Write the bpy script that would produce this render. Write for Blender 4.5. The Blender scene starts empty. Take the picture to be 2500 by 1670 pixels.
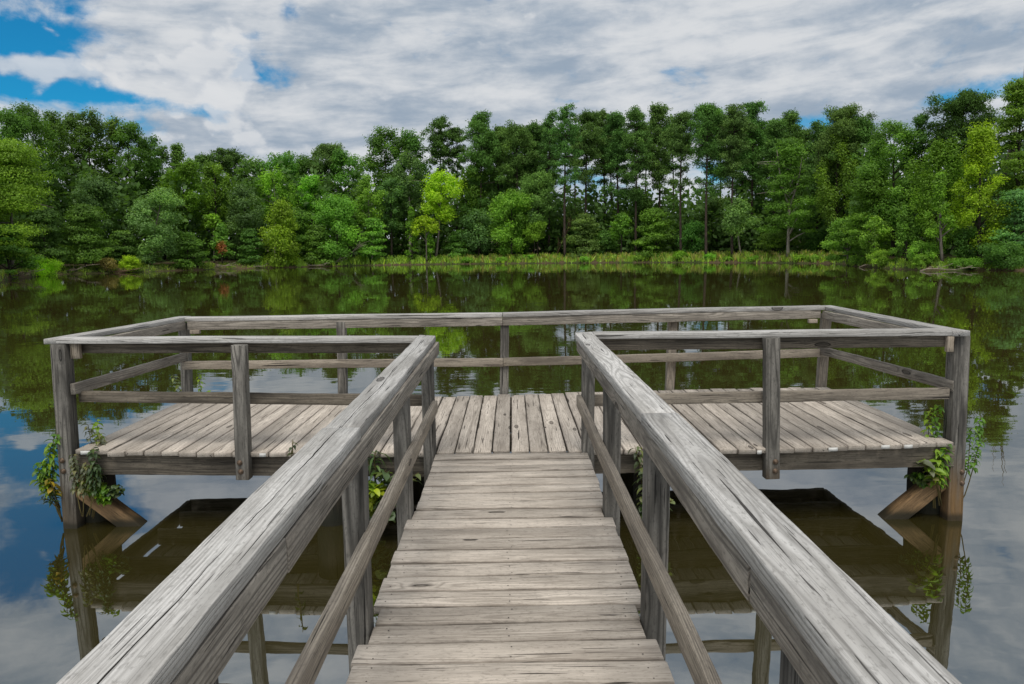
import bpy, math, random
import numpy as np
from mathutils import Vector, Matrix

R = math.radians
SC = bpy.context.scene
COL = SC.collection
rng = np.random.default_rng(11)
random.seed(5)

# ------------------------------------------------------------------ camera
DZ = 0.67                      # height of the deck boards over the water
CAMZ = DZ + 1.535
PITCH, ROLL, FPX = R(7.5), R(-0.75), 1701.0      # FPX: focal length in pixels of a 2500 px wide frame
cam_d = bpy.data.cameras.new('camera')
cam = bpy.data.objects.new('camera', cam_d)
COL.objects.link(cam)
cam_d.sensor_fit = 'HORIZONTAL'
cam_d.sensor_width = 36.0
cam_d.lens = FPX / 2500 * 36.0
cam_d.clip_start, cam_d.clip_end = 0.05, 3000
CM = Matrix.Rotation(math.pi / 2 - PITCH, 3, 'X') @ Matrix.Rotation(ROLL, 3, 'Z')
cam.matrix_world = Matrix.Translation((0, 0, CAMZ)) @ CM.to_4x4()
SC.camera = cam


def ray(px, py):
    return CM @ Vector(((px - 1250) / FPX, -(py - 835) / FPX, -1.0))


def at(px, py, y):
    d = ray(px, py)
    return Vector((0, 0, CAMZ)) + d * (y / d.y)


# ------------------------------------------------------------------ view
SC.view_settings.view_transform = 'Standard'
SC.view_settings.look = 'None'
SC.view_settings.gamma = 1
SC.view_settings.exposure = 0.0
SC.cycles.max_bounces = 8
SC.cycles.diffuse_bounces = 3
SC.cycles.glossy_bounces = 3
SC.cycles.transmission_bounces = 3
SC.cycles.use_denoising = True

# ------------------------------------------------------------------ sun
SUN_EL, SUN_AZ = R(62), R(-177)        # azimuth from +y towards +x: behind the camera
sun_d = bpy.data.lights.new('sun', 'SUN')
sun_d.energy = 2.8
sun_d.angle = R(36)
sun_d.color = (1.0, 0.955, 0.89)
sun = bpy.data.objects.new('sun', sun_d)
COL.objects.link(sun)
sdir = Vector((math.sin(SUN_AZ) * math.cos(SUN_EL), math.cos(SUN_AZ) * math.cos(SUN_EL), math.sin(SUN_EL)))
sun.rotation_euler = sdir.to_track_quat('Z', 'Y').to_euler()
sun.location = (0, 0, 60)


# ------------------------------------------------------------------ node helper
class NT:
    def __init__(s, tree):
        s.t = tree
        tree.nodes.clear()

    def n(s, typ, inp=None, **props):
        nd = s.t.nodes.new(typ)
        for k, v in props.items():
            setattr(nd, k, v)
        for k, v in (inp or {}).items():
            s.set(nd.inputs[k], v)
        return nd

    def set(s, sock, v):
        if isinstance(v, bpy.types.NodeSocket):
            s.t.links.new(v, sock)
        elif isinstance(v, bpy.types.Node):
            s.t.links.new(v.outputs[0], sock)
        else:
            if hasattr(sock, 'default_value') and hasattr(sock.default_value, '__len__') and not isinstance(v, str):
                v = tuple(v)
                if len(sock.default_value) == 4 and len(v) == 3:
                    v = v + (1.0,)
            sock.default_value = v

    def m(s, op, a, b=None, c=None, clamp=False):
        d = {0: a}
        if b is not None:
            d[1] = b
        if c is not None:
            d[2] = c
        return s.n('ShaderNodeMath', d, operation=op, use_clamp=clamp).outputs[0]

    def vm(s, op, a, b=None):
        d = {0: a}
        if b is not None:
            d[1] = b
        return s.n('ShaderNodeVectorMath', d, operation=op).outputs[0]

    def mix(s, f, a, b, blend='MIX'):
        nd = s.n('ShaderNodeMix', None, data_type='RGBA', blend_type=blend)
        s.set(nd.inputs[0], f)
        s.set(nd.inputs[6], a)
        s.set(nd.inputs[7], b)
        return nd.outputs[2]

    def noise(s, vec, scale, detail=2, rough=0.5, dist=0.0, dim='3D'):
        nd = s.n('ShaderNodeTexNoise', {'Vector': vec, 'Scale': scale, 'Detail': detail, 'Roughness': rough,
                                        'Distortion': dist}, noise_dimensions=dim)
        return nd.outputs[0]

    def sep(s, v):
        return s.n('ShaderNodeSeparateXYZ', {0: v}).outputs

    def comb(s, x, y, z):
        return s.n('ShaderNodeCombineXYZ', {0: x, 1: y, 2: z}).outputs[0]

    def sstep(s, v, a, b):
        return s.n('ShaderNodeMapRange', {0: v, 1: a, 2: b, 3: 0.0, 4: 1.0}, interpolation_type='SMOOTHSTEP').outputs[0]

    def lin(s, v, a, b, c, d):
        return s.n('ShaderNodeMapRange', {0: v, 1: a, 2: b, 3: c, 4: d}).outputs[0]


# ------------------------------------------------------------------ world: blue sky behind broken cloud
world = bpy.data.worlds.new('World')
SC.world = world
world.use_nodes = True
w = NT(world.node_tree)
dirv = w.n('ShaderNodeTexCoord').outputs['Generated']
dx, dy, dz = w.sep(dirv)
sky = w.n('ShaderNodeTexSky', sky_type='NISHITA', sun_disc=False, sun_elevation=SUN_EL, sun_rotation=SUN_AZ,
          air_density=1.0, dust_density=0.4, ozone_density=2.0)
az = w.m('ARCTAN2', dx, dy)
el = w.m('ARCSINE', dz)
zc = w.m('ADD', w.m('MAXIMUM', dz, 0.0), 0.16)
plane = w.comb(w.m('DIVIDE', dx, zc), w.m('DIVIDE', dy, zc), 0.0)
rot = w.n('ShaderNodeVectorRotate', {'Vector': plane, 'Angle': R(-22)}, rotation_type='Z_AXIS').outputs[0]
streak = w.vm('MULTIPLY', rot, (0.95, 1.55, 1.0))
na = w.noise(streak, 1.1, 8, 0.60, 0.15)
rip = w.comb(w.m('ADD', w.m('MULTIPLY', az, 6.5), w.m('MULTIPLY', el, 4.0)), w.m('SUBTRACT', w.m('MULTIPLY', el, 27.0), w.m('MULTIPLY', az, 2.6)), 0.0)
nb = w.noise(rip, 1.0, 8, 0.58, 0.35)
sph = w.comb(w.m('MULTIPLY', az, 1.0), w.m('MULTIPLY', el, 1.6), 0.0)
nc = w.noise(sph, 10.0, 9, 0.62, 0.15)
sph2 = w.vm('ADD', sph, w.vm('MULTIPLY', w.n('ShaderNodeTexNoise', {'Vector': sph, 'Scale': 30.0, 'Detail': 4}).outputs['Color'], (0.03, 0.03, 0.0)))
v1 = w.n('ShaderNodeTexVoronoi', {'Vector': sph2, 'Scale': 22.0, 'Smoothness': 0.7}, feature='SMOOTH_F1').outputs['Distance']
v2 = w.n('ShaderNodeTexVoronoi', {'Vector': sph2, 'Scale': 52.0, 'Smoothness': 0.7}, feature='SMOOTH_F1').outputs['Distance']
# billows: rounded puffs with finer puffs on them
nd_ = w.m('SUBTRACT', 0.72, w.m('ADD', w.m('MULTIPLY', v1, 0.55), w.m('MULTIPLY', v2, 0.42)))
nd_ = w.m('ADD', nd_, w.m('MULTIPLY', w.noise(sph, 34.0, 8, 0.62), 0.62))


def gauss(px, py, sx, sy):
    d = ray(px, py).normalized()
    a0, e0 = math.atan2(d.x, d.y), math.asin(d.z)
    u = w.m('DIVIDE', w.m('SUBTRACT', az, a0), sx / FPX)
    v = w.m('DIVIDE', w.m('SUBTRACT', el, e0), sy / FPX)
    q = w.m('ADD', w.m('MULTIPLY', u, u), w.m('MULTIPLY', v, v))
    return w.m('POWER', 2.718, w.m('MULTIPLY', q, -0.5))


def gsum(lst):
    tot = None
    for (px, py, sx, sy, amp) in lst:
        g = w.m('MULTIPLY', gauss(px, py, sx, sy), amp)
        tot = g if tot is None else w.m('ADD', tot, g)
    return tot


holes = gsum([(5, 92, 60, 30, 1.15), (95, 118, 50, 16, 0.7), (160, 78, 60, 13, 0.7), (5, 205, 60, 12, 1.0), (110, 228, 120, 20, 1.0), (330, 238, 75, 14, 0.8),
              (480, 272, 60, 10, 0.75), (640, 180, 44, 22, 1.1), (700, 28, 30, 16, 0.9), (625, 85, 26, 8, 0.7), (665, 130, 24, 6, 0.5),
              (2470, 200, 70, 20, 0.85), (2350, 245, 110, 11, 0.6), (2010, 296, 70, 12, 0.7), (1398, 247, 24, 5, 0.75), (1640, 170, 40, 6, 0.4),
              (190, 30, 22, 9, 0.6), (60, -150, 90, 70, 1.2), (-330, -60, 210, 170, 1.3), (1680, 430, 190, 30, 0.7), (340, 305, 70, 12, 0.6)])
cov = w.m('SUBTRACT', w.m('ADD', w.m('MULTIPLY', na, 0.45), w.m('ADD', w.m('MULTIPLY', nc, 2.2), -0.42)), w.m('MULTIPLY', holes, 0.58))
alpha = w.sstep(cov, 0.06, 0.70)
# cloud shade: long soft bands of grey between white
shade = w.m('ADD', w.m('MULTIPLY', na, 0.52), w.m('ADD', w.m('MULTIPLY', nb, 0.66), w.m('MULTIPLY', nc, 0.36)))
bright = w.sstep(shade, 0.60, 0.92)
ccol = w.mix(bright, (0.310, 0.385, 0.480), (0.680, 0.700, 0.725))
# cumulus towers at the left
cum = gsum([(545, 110, 34, 26, 1.1), (560, 150, 40, 36, 0.9), (490, 150, 26, 26, 0.7), (465, 185, 26, 22, 0.6), (590, 205, 34, 26, 0.5), (533, 240, 26, 17, 1.2), (540, 285, 24, 30, 0.8),
            (575, 290, 18, 20, 0.7), (40, 160, 110, 17, 0.62), (200, 172, 90, 18, 0.62), (340, 160, 80, 18, 0.7), (610, 350, 36, 16, 0.9), (685, 372, 26, 14, 1.0), (425, 282, 22, 6, 0.9), (390, 335, 24, 12, 0.8)])
cumn = w.m('ADD', cum, w.m('MULTIPLY', w.m('SUBTRACT', nd_, 0.5), 1.5))
cuma = w.sstep(cumn, 0.36, 0.92)
cumc = w.mix(w.sstep(w.m('ADD', nd_, w.m('MULTIPLY', cum, 0.30)), 0.52, 0.92), (0.42, 0.48, 0.565), (0.72, 0.735, 0.755))
ccol = w.mix(w.m('MULTIPLY', cuma, 0.75), ccol, cumc)
alpha = w.m('MAXIMUM', alpha, w.m('MULTIPLY', cuma, 0.8))
blue = w.mix(1.0, sky.outputs[0], (0.07, 0.64, 0.88), 'MULTIPLY')
bg1 = w.n('ShaderNodeBackground', {'Color': blue, 'Strength': 0.115})
bg2 = w.n('ShaderNodeBackground', {'Color': ccol, 'Strength': 1.0})
mx = w.n('ShaderNodeMixShader', {0: alpha, 1: bg1.outputs[0], 2: bg2.outputs[0]})
w.n('ShaderNodeOutputWorld', {0: mx.outputs[0]})
world.cycles.sampling_method = 'MANUAL'
world.cycles.sample_map_resolution = 512


# ------------------------------------------------------------------ object helpers
def link(o, parent=None):
    COL.objects.link(o)
    if parent is not None:
        o.parent = parent
    return o


def empty(name, loc, label, cat, group=None):
    o = bpy.data.objects.new(name, None)
    o.location = loc
    o.empty_display_size = 0.2
    o['label'], o['category'] = label, cat
    if group:
        o['group'] = group
    return link(o)


def mesh_np(name, V, F, mat, parent=None, attrs=None, smooth=False, mats=None, midx=None, vattrs=None):
    """V (n,3); F (m,4) quads or list of index tuples"""
    me = bpy.data.meshes.new(name)
    V = np.asarray(V, dtype=np.float32)
    me.vertices.add(len(V))
    me.vertices.foreach_set('co', V.ravel())
    if isinstance(F, np.ndarray):
        k = F.shape[1]
        loops = F.ravel().astype(np.int32)
        tot = np.full(len(F), k, dtype=np.int32)
    else:
        loops = np.array([i for f in F for i in f], dtype=np.int32)
        tot = np.array([len(f) for f in F], dtype=np.int32)
    start = np.concatenate(([0], np.cumsum(tot)[:-1])).astype(np.int32)
    me.loops.add(len(loops))
    me.loops.foreach_set('vertex_index', loops)
    me.polygons.add(len(tot))
    me.polygons.foreach_set('loop_start', start)
    me.polygons.foreach_set('loop_total', tot)
    if midx is not None:
        me.polygons.foreach_set('material_index', np.asarray(midx, dtype=np.int32))
    if smooth:
        me.polygons.foreach_set('use_smooth', np.ones(len(tot), dtype=bool))
    for an, av in (attrs or {}).items():
        a = me.attributes.new(an, 'FLOAT', 'POINT')
        a.data.foreach_set('value', np.asarray(av, dtype=np.float32))
    for an, av in (vattrs or {}).items():
        a = me.attributes.new(an, 'FLOAT_VECTOR', 'POINT')
        a.data.foreach_set('vector', np.asarray(av, dtype=np.float32).ravel())
    me.update(calc_edges=True)
    me.validate()
    for mt in (mats or [mat]):
        me.materials.append(mt)
    return link(bpy.data.objects.new(name, me), parent)


class Tubes:
    """tapered tubes along polylines, collected into one mesh"""

    def __init__(s):
        s.V, s.F, s.WC, s.n = [], [], [], 0

    def add(s, pts, rad, k=7):
        pts = [Vector(p) for p in pts]
        L = 0.0
        prev = None
        base = s.n
        ro = random.uniform(0, 50)
        for i, p in enumerate(pts):
            t = (pts[min(i + 1, len(pts) - 1)] - pts[max(i - 1, 0)])
            t = t.normalized() if t.length > 1e-9 else Vector((0, 0, 1))
            a = t.cross(Vector((0.31, 0.87, 0.11)))
            if a.length < 1e-3:
                a = t.cross(Vector((1, 0, 0)))
            a.normalize()
            b = t.cross(a)
            if prev is not None:
                L += (p - prev).length
            prev = p
            for j in range(k):
                an = 2 * math.pi * j / k
                r = rad[i]
                s.V.append(tuple(p + (a * math.cos(an) + b * math.sin(an)) * r))
                s.WC.append((L + ro, math.cos(an) * r, math.sin(an) * r))
            s.n += k
        for i in range(len(pts) - 1):
            for j in range(k):
                q = base + i * k
                s.F.append((q + j, q + (j + 1) % k, q + k + (j + 1) % k, q + k + j))
        s.F.append(tuple(base + j for j in range(k))[::-1])
        s.F.append(tuple(base + (len(pts) - 1) * k + j for j in range(k)))

    def build(s, name, mat, parent=None):
        n = len(s.V)
        return mesh_np(name, np.array(s.V), s.F, mat, parent, smooth=True,
                       vattrs={'wc': np.array(s.WC), 'wr': np.tile(np.array([0.02, 0.01, 0.5]), (n, 1))})


# ------------------------------------------------------------------ materials
def new_mat(name):
    m = bpy.data.materials.new(name)
    m.use_nodes = True
    return m, NT(m.node_tree)


def wood(name, light, mid, dark, ring=0.5, stain=0.5, knots=True, rough=0.85, spacing=0.0065, low=None, low_z=(0.1, 0.5), crack=False, fibre=0.5, edge=0.0, warp=0.055):
    """weathered lumber: growth rings cut by the board's own faces, fibres, knots and grey streaks.
    wc = along, across, through the board (m); wr = pith offset across, through, board tone"""
    m, t = new_mat(name)
    wc = t.n('ShaderNodeAttribute', attribute_name='wc').outputs['Vector']
    wr = t.sep(t.n('ShaderNodeAttribute', attribute_name='wr').outputs['Vector'])
    X, Y, Z = t.sep(wc)
    slow = t.noise(t.vm('MULTIPLY', wc, (0.55, 3.0, 3.0)), 1.0, 2, 0.5)
    slow2 = t.noise(t.vm('ADD', t.vm('MULTIPLY', wc, (0.8, 4.0, 4.0)), (9.0, 3.0, 1.0)), 1.0, 2, 0.5)
    yy = t.m('ADD', t.m('SUBTRACT', Y, wr[0]), t.m('MULTIPLY', t.m('SUBTRACT', slow, 0.5), warp))
    zz = t.m('ADD', t.m('SUBTRACT', Z, wr[1]), t.m('MULTIPLY', t.m('SUBTRACT', slow2, 0.5), warp))
    rad = t.m('SQRT', t.m('ADD', t.m('MULTIPLY', yy, yy), t.m('MULTIPLY', zz, zz)))
    # knots
    kd = None
    if knots:
        kv = t.n('ShaderNodeTexVoronoi', {'Vector': t.vm('MULTIPLY', wc, (1.9, 7.0, 4.0)), 'Scale': 1.0, 'Randomness': 1.0},
                 feature='F1', voronoi_dimensions='3D')
        pick = t.m('GREATER_THAN', t.sep(kv.outputs['Color'])[0], 0.45)
        kd = kv.outputs['Distance']
        kinf = t.m('MULTIPLY', pick, t.m('POWER', 2.718, t.m('MULTIPLY', t.m('MULTIPLY', kd, kd), -26.0)))
        rad = t.m('ADD', rad, t.m('MULTIPLY', kinf, 0.022))
    ph = t.m('ADD', t.m('MULTIPLY', rad, 6.2832 / spacing), t.m('MULTIPLY', t.noise(t.vm('MULTIPLY', wc, (2.0, 25.0, 25.0)), 1.0, 2), 2.2))
    ph = t.m('ADD', ph, t.m('MULTIPLY', t.noise(t.comb(t.m('MULTIPLY', rad, 0.42 / spacing), 3.0, wr[1]), 1.0, 3, 0.6), 9.0))
    rings = t.m('POWER', t.m('ADD', t.m('MULTIPLY', t.m('SINE', ph), 0.5), 0.5), 2.4)
    fib = t.noise(t.vm('MULTIPLY', wc, (5.0, 260.0, 260.0)), 1.0, 3, 0.6)
    fib2 = t.noise(t.vm('MULTIPLY', wc, (2.2, 75.0, 75.0)), 1.0, 3, 0.6)
    patch = t.noise(t.vm('MULTIPLY', wc, (1.3, 9.0, 9.0)), 1.0, 4, 0.62)
    c = t.mix(t.sstep(patch, 0.36, 0.62), mid, light)
    tone = t.lin(wr[2], 0, 1, 0.80, 1.16)
    c = t.mix(t.m('MULTIPLY', t.m('MULTIPLY', rings, ring), t.lin(slow2, 0.3, 0.7, 0.55, 1.15)), c, t.mix(0.72, mid, dark))
    c = t.mix(t.m('MULTIPLY', t.sstep(fib, 0.50, 0.70), fibre * 1.3), c, t.mix(0.75, mid, dark))
    c = t.mix(t.m('MULTIPLY', t.sstep(fib2, 0.40, 0.25), fibre * 0.6), c, light)
    st = t.noise(t.vm('ADD', t.vm('MULTIPLY', wc, (1.0, 7.0, 7.0)), (31.0, 7.0, 3.0)), 1.0, 5, 0.7)
    c = t.mix(t.m('MULTIPLY', t.sstep(st, 0.50, 0.68), stain), c, dark)
    spk = t.noise(t.vm('MULTIPLY', wc, (40.0, 90.0, 90.0)), 1.0, 4, 0.7)
    c = t.mix(t.m('MULTIPLY', t.sstep(spk, 0.50, 0.70), 0.65), c, t.mix(0.6, mid, dark))
    blot = t.noise(t.vm('ADD', t.vm('MULTIPLY', wc, (5.0, 14.0, 14.0)), (3.0, 17.0, 3.0)), 1.0, 5, 0.68)
    c = t.mix(t.m('MULTIPLY', t.sstep(blot, 0.54, 0.70), stain * 0.8), c, t.mix(0.65, mid, dark))
    if edge > 0:
        # grime gathered along the board's edges
        eg = t.m('ADD', t.m('ABSOLUTE', Y), t.m('MULTIPLY', t.m('SUBTRACT', blot, 0.5), 0.035))
        c = t.mix(t.m('MULTIPLY', t.sstep(eg, edge - 0.010, edge + 0.004), 0.55), c, dark)
    # checks: hair cracks along the grain
    ck = t.noise(t.vm('MULTIPLY', wc, (1.6, 55.0, 55.0)), 1.0, 2, 0.4)
    ck2 = t.noise(t.vm('ADD', t.vm('MULTIPLY', wc, (4.0, 120.0, 120.0)), (5.0, 1.0, 8.0)), 1.0, 2, 0.4)
    ckm = t.m('MAXIMUM', t.m('MULTIPLY', t.sstep(ck, 0.69, 0.715), 0.9), t.m('MULTIPLY', t.sstep(ck2, 0.69, 0.72), 0.75))
    if kd is not None:
        core = t.m('MULTIPLY', pick, t.sstep(kd, 0.115, 0.075))
        c = t.mix(t.m('MULTIPLY', core, 0.75), c, dark)
        ringk = t.m('MULTIPLY', pick, t.m('MULTIPLY', t.sstep(kd, 0.135, 0.11), t.sstep(kd, 0.085, 0.11)))
        ckm = t.m('MAXIMUM', ckm, t.m('MULTIPLY', ringk, 0.9))
    if crack:
        # one long split wandering along the board
        wob = t.noise(t.comb(X, 0.0, wr[0]), 1.3, 4, 0.62)
        yc = t.m('ADD', t.m('MULTIPLY', t.m('SUBTRACT', wob, 0.5), 0.05), -0.006)
        wid = t.m('MULTIPLY', t.m('MAXIMUM', t.m('SUBTRACT', t.noise(t.comb(X, 5.0, 0.0), 2.6, 3), 0.36), 0.0), 0.0125)
        dd = t.m('ABSOLUTE', t.m('SUBTRACT', Y, yc))
        ckm = t.m('MAXIMUM', ckm, t.sstep(t.m('SUBTRACT', wid, dd), 0.0, 0.0008))
    c = t.mix(ckm, c, t.mix(1.0, dark, (0.25, 0.23, 0.21), 'MULTIPLY'))
    c = t.mix(1.0, c, t.comb(tone, tone, tone), 'MULTIPLY')
    if low is not None:
        pz = t.sep(t.n('ShaderNodeNewGeometry').outputs['Position'])[2]
        f = t.sstep(t.m('ADD', pz, t.m('MULTIPLY', t.m('SUBTRACT', patch, 0.5), 0.16)), low_z[1], low_z[0])
        lowc = t.mix(t.sstep(patch, 0.35, 0.65), low, tuple(x * 0.45 for x in low))
        c = t.mix(t.m('MULTIPLY', f, 0.85), c, lowc)
        wet = t.sstep(t.m('ADD', pz, t.m('MULTIPLY', t.m('SUBTRACT', patch, 0.5), 0.08)), 0.085, 0.03)
        c = t.mix(t.m('MULTIPLY', wet, 0.8), c, (0.018, 0.017, 0.010))
    hgt = t.m('SUBTRACT', t.m('ADD', t.m('MULTIPLY', rings, 0.35), t.m('MULTIPLY', fib, 0.5)), t.m('MULTIPLY', ckm, 2.5))
    bump = t.n('ShaderNodeBump', {'Strength': 0.8, 'Distance': 0.003, 'Height': hgt})
    b = t.n('ShaderNodeBsdfPrincipled', {'Base Color': c, 'Roughness': rough, 'Specular IOR Level': 0.3, 'Normal': bump.outputs[0]})
    t.n('ShaderNodeOutputMaterial', {0: b.outputs[0]})
    return m


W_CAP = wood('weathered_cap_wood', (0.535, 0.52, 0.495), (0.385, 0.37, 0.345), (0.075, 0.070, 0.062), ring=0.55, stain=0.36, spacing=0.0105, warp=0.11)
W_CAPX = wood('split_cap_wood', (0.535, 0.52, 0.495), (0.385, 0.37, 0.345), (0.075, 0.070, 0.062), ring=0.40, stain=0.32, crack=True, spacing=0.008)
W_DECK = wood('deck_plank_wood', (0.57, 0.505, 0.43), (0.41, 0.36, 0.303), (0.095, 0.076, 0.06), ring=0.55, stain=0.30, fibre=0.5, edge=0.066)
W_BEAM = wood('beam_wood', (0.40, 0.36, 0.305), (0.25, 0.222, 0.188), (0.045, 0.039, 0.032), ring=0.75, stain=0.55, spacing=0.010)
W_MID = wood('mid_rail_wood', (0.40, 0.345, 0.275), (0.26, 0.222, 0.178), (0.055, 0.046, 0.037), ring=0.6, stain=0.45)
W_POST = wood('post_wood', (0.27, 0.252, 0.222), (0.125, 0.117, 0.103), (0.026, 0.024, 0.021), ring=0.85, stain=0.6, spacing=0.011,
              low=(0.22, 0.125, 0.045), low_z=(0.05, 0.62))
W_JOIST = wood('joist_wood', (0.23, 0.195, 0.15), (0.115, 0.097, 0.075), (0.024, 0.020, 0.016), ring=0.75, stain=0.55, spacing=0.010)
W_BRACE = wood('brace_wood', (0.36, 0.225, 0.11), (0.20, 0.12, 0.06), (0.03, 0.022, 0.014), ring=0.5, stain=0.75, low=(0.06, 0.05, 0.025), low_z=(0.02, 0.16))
W_POSTL = wood('post_wood_grey_foot', (0.27, 0.252, 0.222), (0.125, 0.117, 0.103), (0.026, 0.024, 0.021), ring=0.85, stain=0.6, spacing=0.011,
               low=(0.12, 0.092, 0.06), low_z=(0.05, 0.55))
W_PILE = wood('pile_wood', (0.07, 0.055, 0.04), (0.04, 0.034, 0.026), (0.012, 0.011, 0.010), ring=0.3, stain=0.6, knots=False,
              low=(0.022, 0.028, 0.016), low_z=(0.02, 0.35))
W_NEW = wood('fresh_cut_wood', (0.42, 0.36, 0.29), (0.30, 0.25, 0.19), (0.10, 0.08, 0.06), ring=0.5, stain=0.2, knots=False)


def plain(name, col, rough=0.6, metal=0.0, nscale=30, amt=0.35):
    m, t = new_mat(name)
    co = t.n('ShaderNodeTexCoord').outputs['Object']
    nz = t.noise(co, nscale, 4, 0.6)
    c = t.mix(t.m('MULTIPLY', nz, amt * 2), col, tuple(x * 0.45 for x in col))
    b = t.n('ShaderNodeBsdfPrincipled', {'Base Color': c, 'Roughness': rough, 'Metallic': metal})
    t.n('ShaderNodeOutputMaterial', {0: b.outputs[0]})
    return m


M_BOLT = plain('rusty_steel', (0.16, 0.11, 0.075), 0.6, 0.6)
M_PAPER = plain('paper_tag', (0.75, 0.74, 0.70), 0.8)
M_NAIL = plain('nail_steel', (0.06, 0.05, 0.045), 0.6, 0.5)


def leaf_mat(name, trans=0.45, spec=0.25, rough=0.55, hue2=(1.14, 1.0, 0.6)):
    """leaf colour = the object's own colour, varied leaf by leaf with the 'tone' attribute"""
    m, t = new_mat(name)
    oc = t.n('ShaderNodeObjectInfo').outputs['Color']
    tone = t.n('ShaderNodeAttribute', attribute_name='tone').outputs['Fac']
    v = t.lin(tone, 0, 1, 0.55, 1.55)
    c = t.mix(1.0, oc, t.comb(v, v, v), 'MULTIPLY')
    c2 = t.mix(1.0, c, hue2, 'MULTIPLY')
    c = t.mix(t.m('MULTIPLY', t.sstep(tone, 0.45, 1.0), 0.6), c, c2)
    b = t.n('ShaderNodeBsdfPrincipled', {'Base Color': c, 'Roughness': rough, 'Specular IOR Level': spec})
    tr = t.n('ShaderNodeBsdfTranslucent', {'Color': t.mix(1.0, c, (1.25, 1.3, 0.6), 'MULTIPLY')})
    s = t.n('ShaderNodeMixShader', {0: trans, 1: b.outputs[0], 2: tr.outputs[0]})
    t.n('ShaderNodeOutputMaterial', {0: s.outputs[0]})
    return m


M_LEAF = leaf_mat('tree_leaves')
M_NEEDLE = leaf_mat('pine_needles', 0.25, 0.15, 0.7, (1.15, 1.0, 0.7))
M_PLANT = leaf_mat('plant_leaves', 0.4, 0.4, 0.45, (1.5, 1.1, 0.4))


def bark(name):
    m, t = new_mat(name)
    oc = t.n('ShaderNodeObjectInfo').outputs['Color']
    wc = t.n('ShaderNodeAttribute', attribute_name='wc').outputs['Vector']
    nz = t.noise(t.vm('MULTIPLY', wc, (1.5, 12, 12)), 1.0, 4, 0.65)
    c = t.mix(t.sstep(nz, 0.35, 0.65), t.mix(1.0, oc, (0.45, 0.42, 0.40), 'MULTIPLY'), oc)
    b = t.n('ShaderNodeBsdfPrincipled', {'Base Color': c, 'Roughness': 0.9, 'Specular IOR Level': 0.15})
    t.n('ShaderNodeOutputMaterial', {0: b.outputs[0]})
    return m


M_BARK = bark('tree_bark')


def water_mat():
    m, t = new_mat('pond_water')
    pos = t.n('ShaderNodeNewGeometry').outputs['Position']
    # ripples: slopes straight from noise, calmer and livelier patches
    calm = t.sstep(t.noise(t.vm('MULTIPLY', pos, (0.06, 0.16, 1.0)), 1.0, 3, 0.5), 0.42, 0.66)
    amp = t.lin(calm, 0, 1, 0.010, 0.048)
    p1 = t.vm('MULTIPLY', pos, (2.2, 6.5, 1.0))
    p2 = t.vm('MULTIPLY', pos, (0.55, 1.4, 1.0))
    a = t.m('SUBTRACT', t.noise(p1, 1.0, 3, 0.55), 0.5)
    b = t.m('SUBTRACT', t.noise(t.vm('ADD', p1, (17.0, 5.0, 2.0)), 1.0, 3, 0.55), 0.5)
    a2 = t.m('SUBTRACT', t.noise(p2, 1.0, 2, 0.5), 0.5)
    b2 = t.m('SUBTRACT', t.noise(t.vm('ADD', p2, (4.0, 9.0, 2.0)), 1.0, 2, 0.5), 0.5)
    sx = t.m('MULTIPLY', t.m('ADD', a, t.m('MULTIPLY', a2, 0.35)), t.m('MULTIPLY', amp, 0.45))
    sy = t.m('MULTIPLY', t.m('ADD', b, t.m('MULTIPLY', b2, 0.35)), amp)
    nrm = t.vm('NORMALIZE', t.comb(sx, sy, 1.0))
    fr = t.n('ShaderNodeFresnel', {'IOR': 4.2, 'Normal': nrm}).outputs[0]
    silt = t.noise(t.vm('MULTIPLY', pos, (0.3, 0.3, 1.0)), 1.0, 3)
    bodyc = t.mix(silt, (0.026, 0.0215, 0.0055), (0.040, 0.0335, 0.0085))
    body = t.n('ShaderNodeBsdfDiffuse', {'Color': bodyc})
    gl = t.n('ShaderNodeBsdfGlossy', {'Color': (0.93, 0.97, 1.0), 'Roughness': 0.012, 'Normal': nrm})
    s = t.n('ShaderNodeMixShader', {0: fr, 1: body.outputs[0], 2: gl.outputs[0]})
    t.n('ShaderNodeOutputMaterial', {0: s.outputs[0]})
    return m


def ground_mat():
    m, t = new_mat('bank_soil')
    pos = t.n('ShaderNodeNewGeometry').outputs['Position']
    n1 = t.noise(pos, 0.25, 5, 0.6)
    n2 = t.noise(pos, 2.5, 5, 0.65)
    c = t.mix(t.sstep(n1, 0.4, 0.62), (0.10, 0.072, 0.042), (0.045, 0.065, 0.018))
    c = t.mix(t.m('MULTIPLY', t.sstep(n2, 0.45, 0.7), 0.6), c, (0.035, 0.030, 0.018))
    bp = t.n('ShaderNodeBump', {'Strength': 0.8, 'Distance': 0.15, 'Height': n2})
    b = t.n('ShaderNodeBsdfPrincipled', {'Base Color': c, 'Roughness': 0.95, 'Specular IOR Level': 0.1, 'Normal': bp.outputs[0]})
    t.n('ShaderNodeOutputMaterial', {0: b.outputs[0]})
    return m


M_WATER, M_GROUND = water_mat(), ground_mat()

# ------------------------------------------------------------------ pond and terrain
SHORE = [(-38, 46), (-40, 54), (-50, 70), (-55, 85), (-48.5, 92), (-43, 103), (-33, 111), (-24, 117.5), (-10, 119), (3.6, 116.7),
         (22.7, 110), (36.7, 96), (41, 86), (37.5, 78), (36, 68), (36, 61), (40.5, 59), (43, 57)]
_sa = [math.degrees(math.atan2(x, y)) for x, y in SHORE]
_sr = [math.hypot(x, y) for x, y in SHORE]
_sa, _sr = zip(*sorted(zip(_sa, _sr)))
_sa = [-180, -120, -70, -50] + list(_sa) + [55, 80, 120, 180]
_sr = [26, 30, 42, 52] + list(_sr) + [60, 55, 34, 26]


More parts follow.
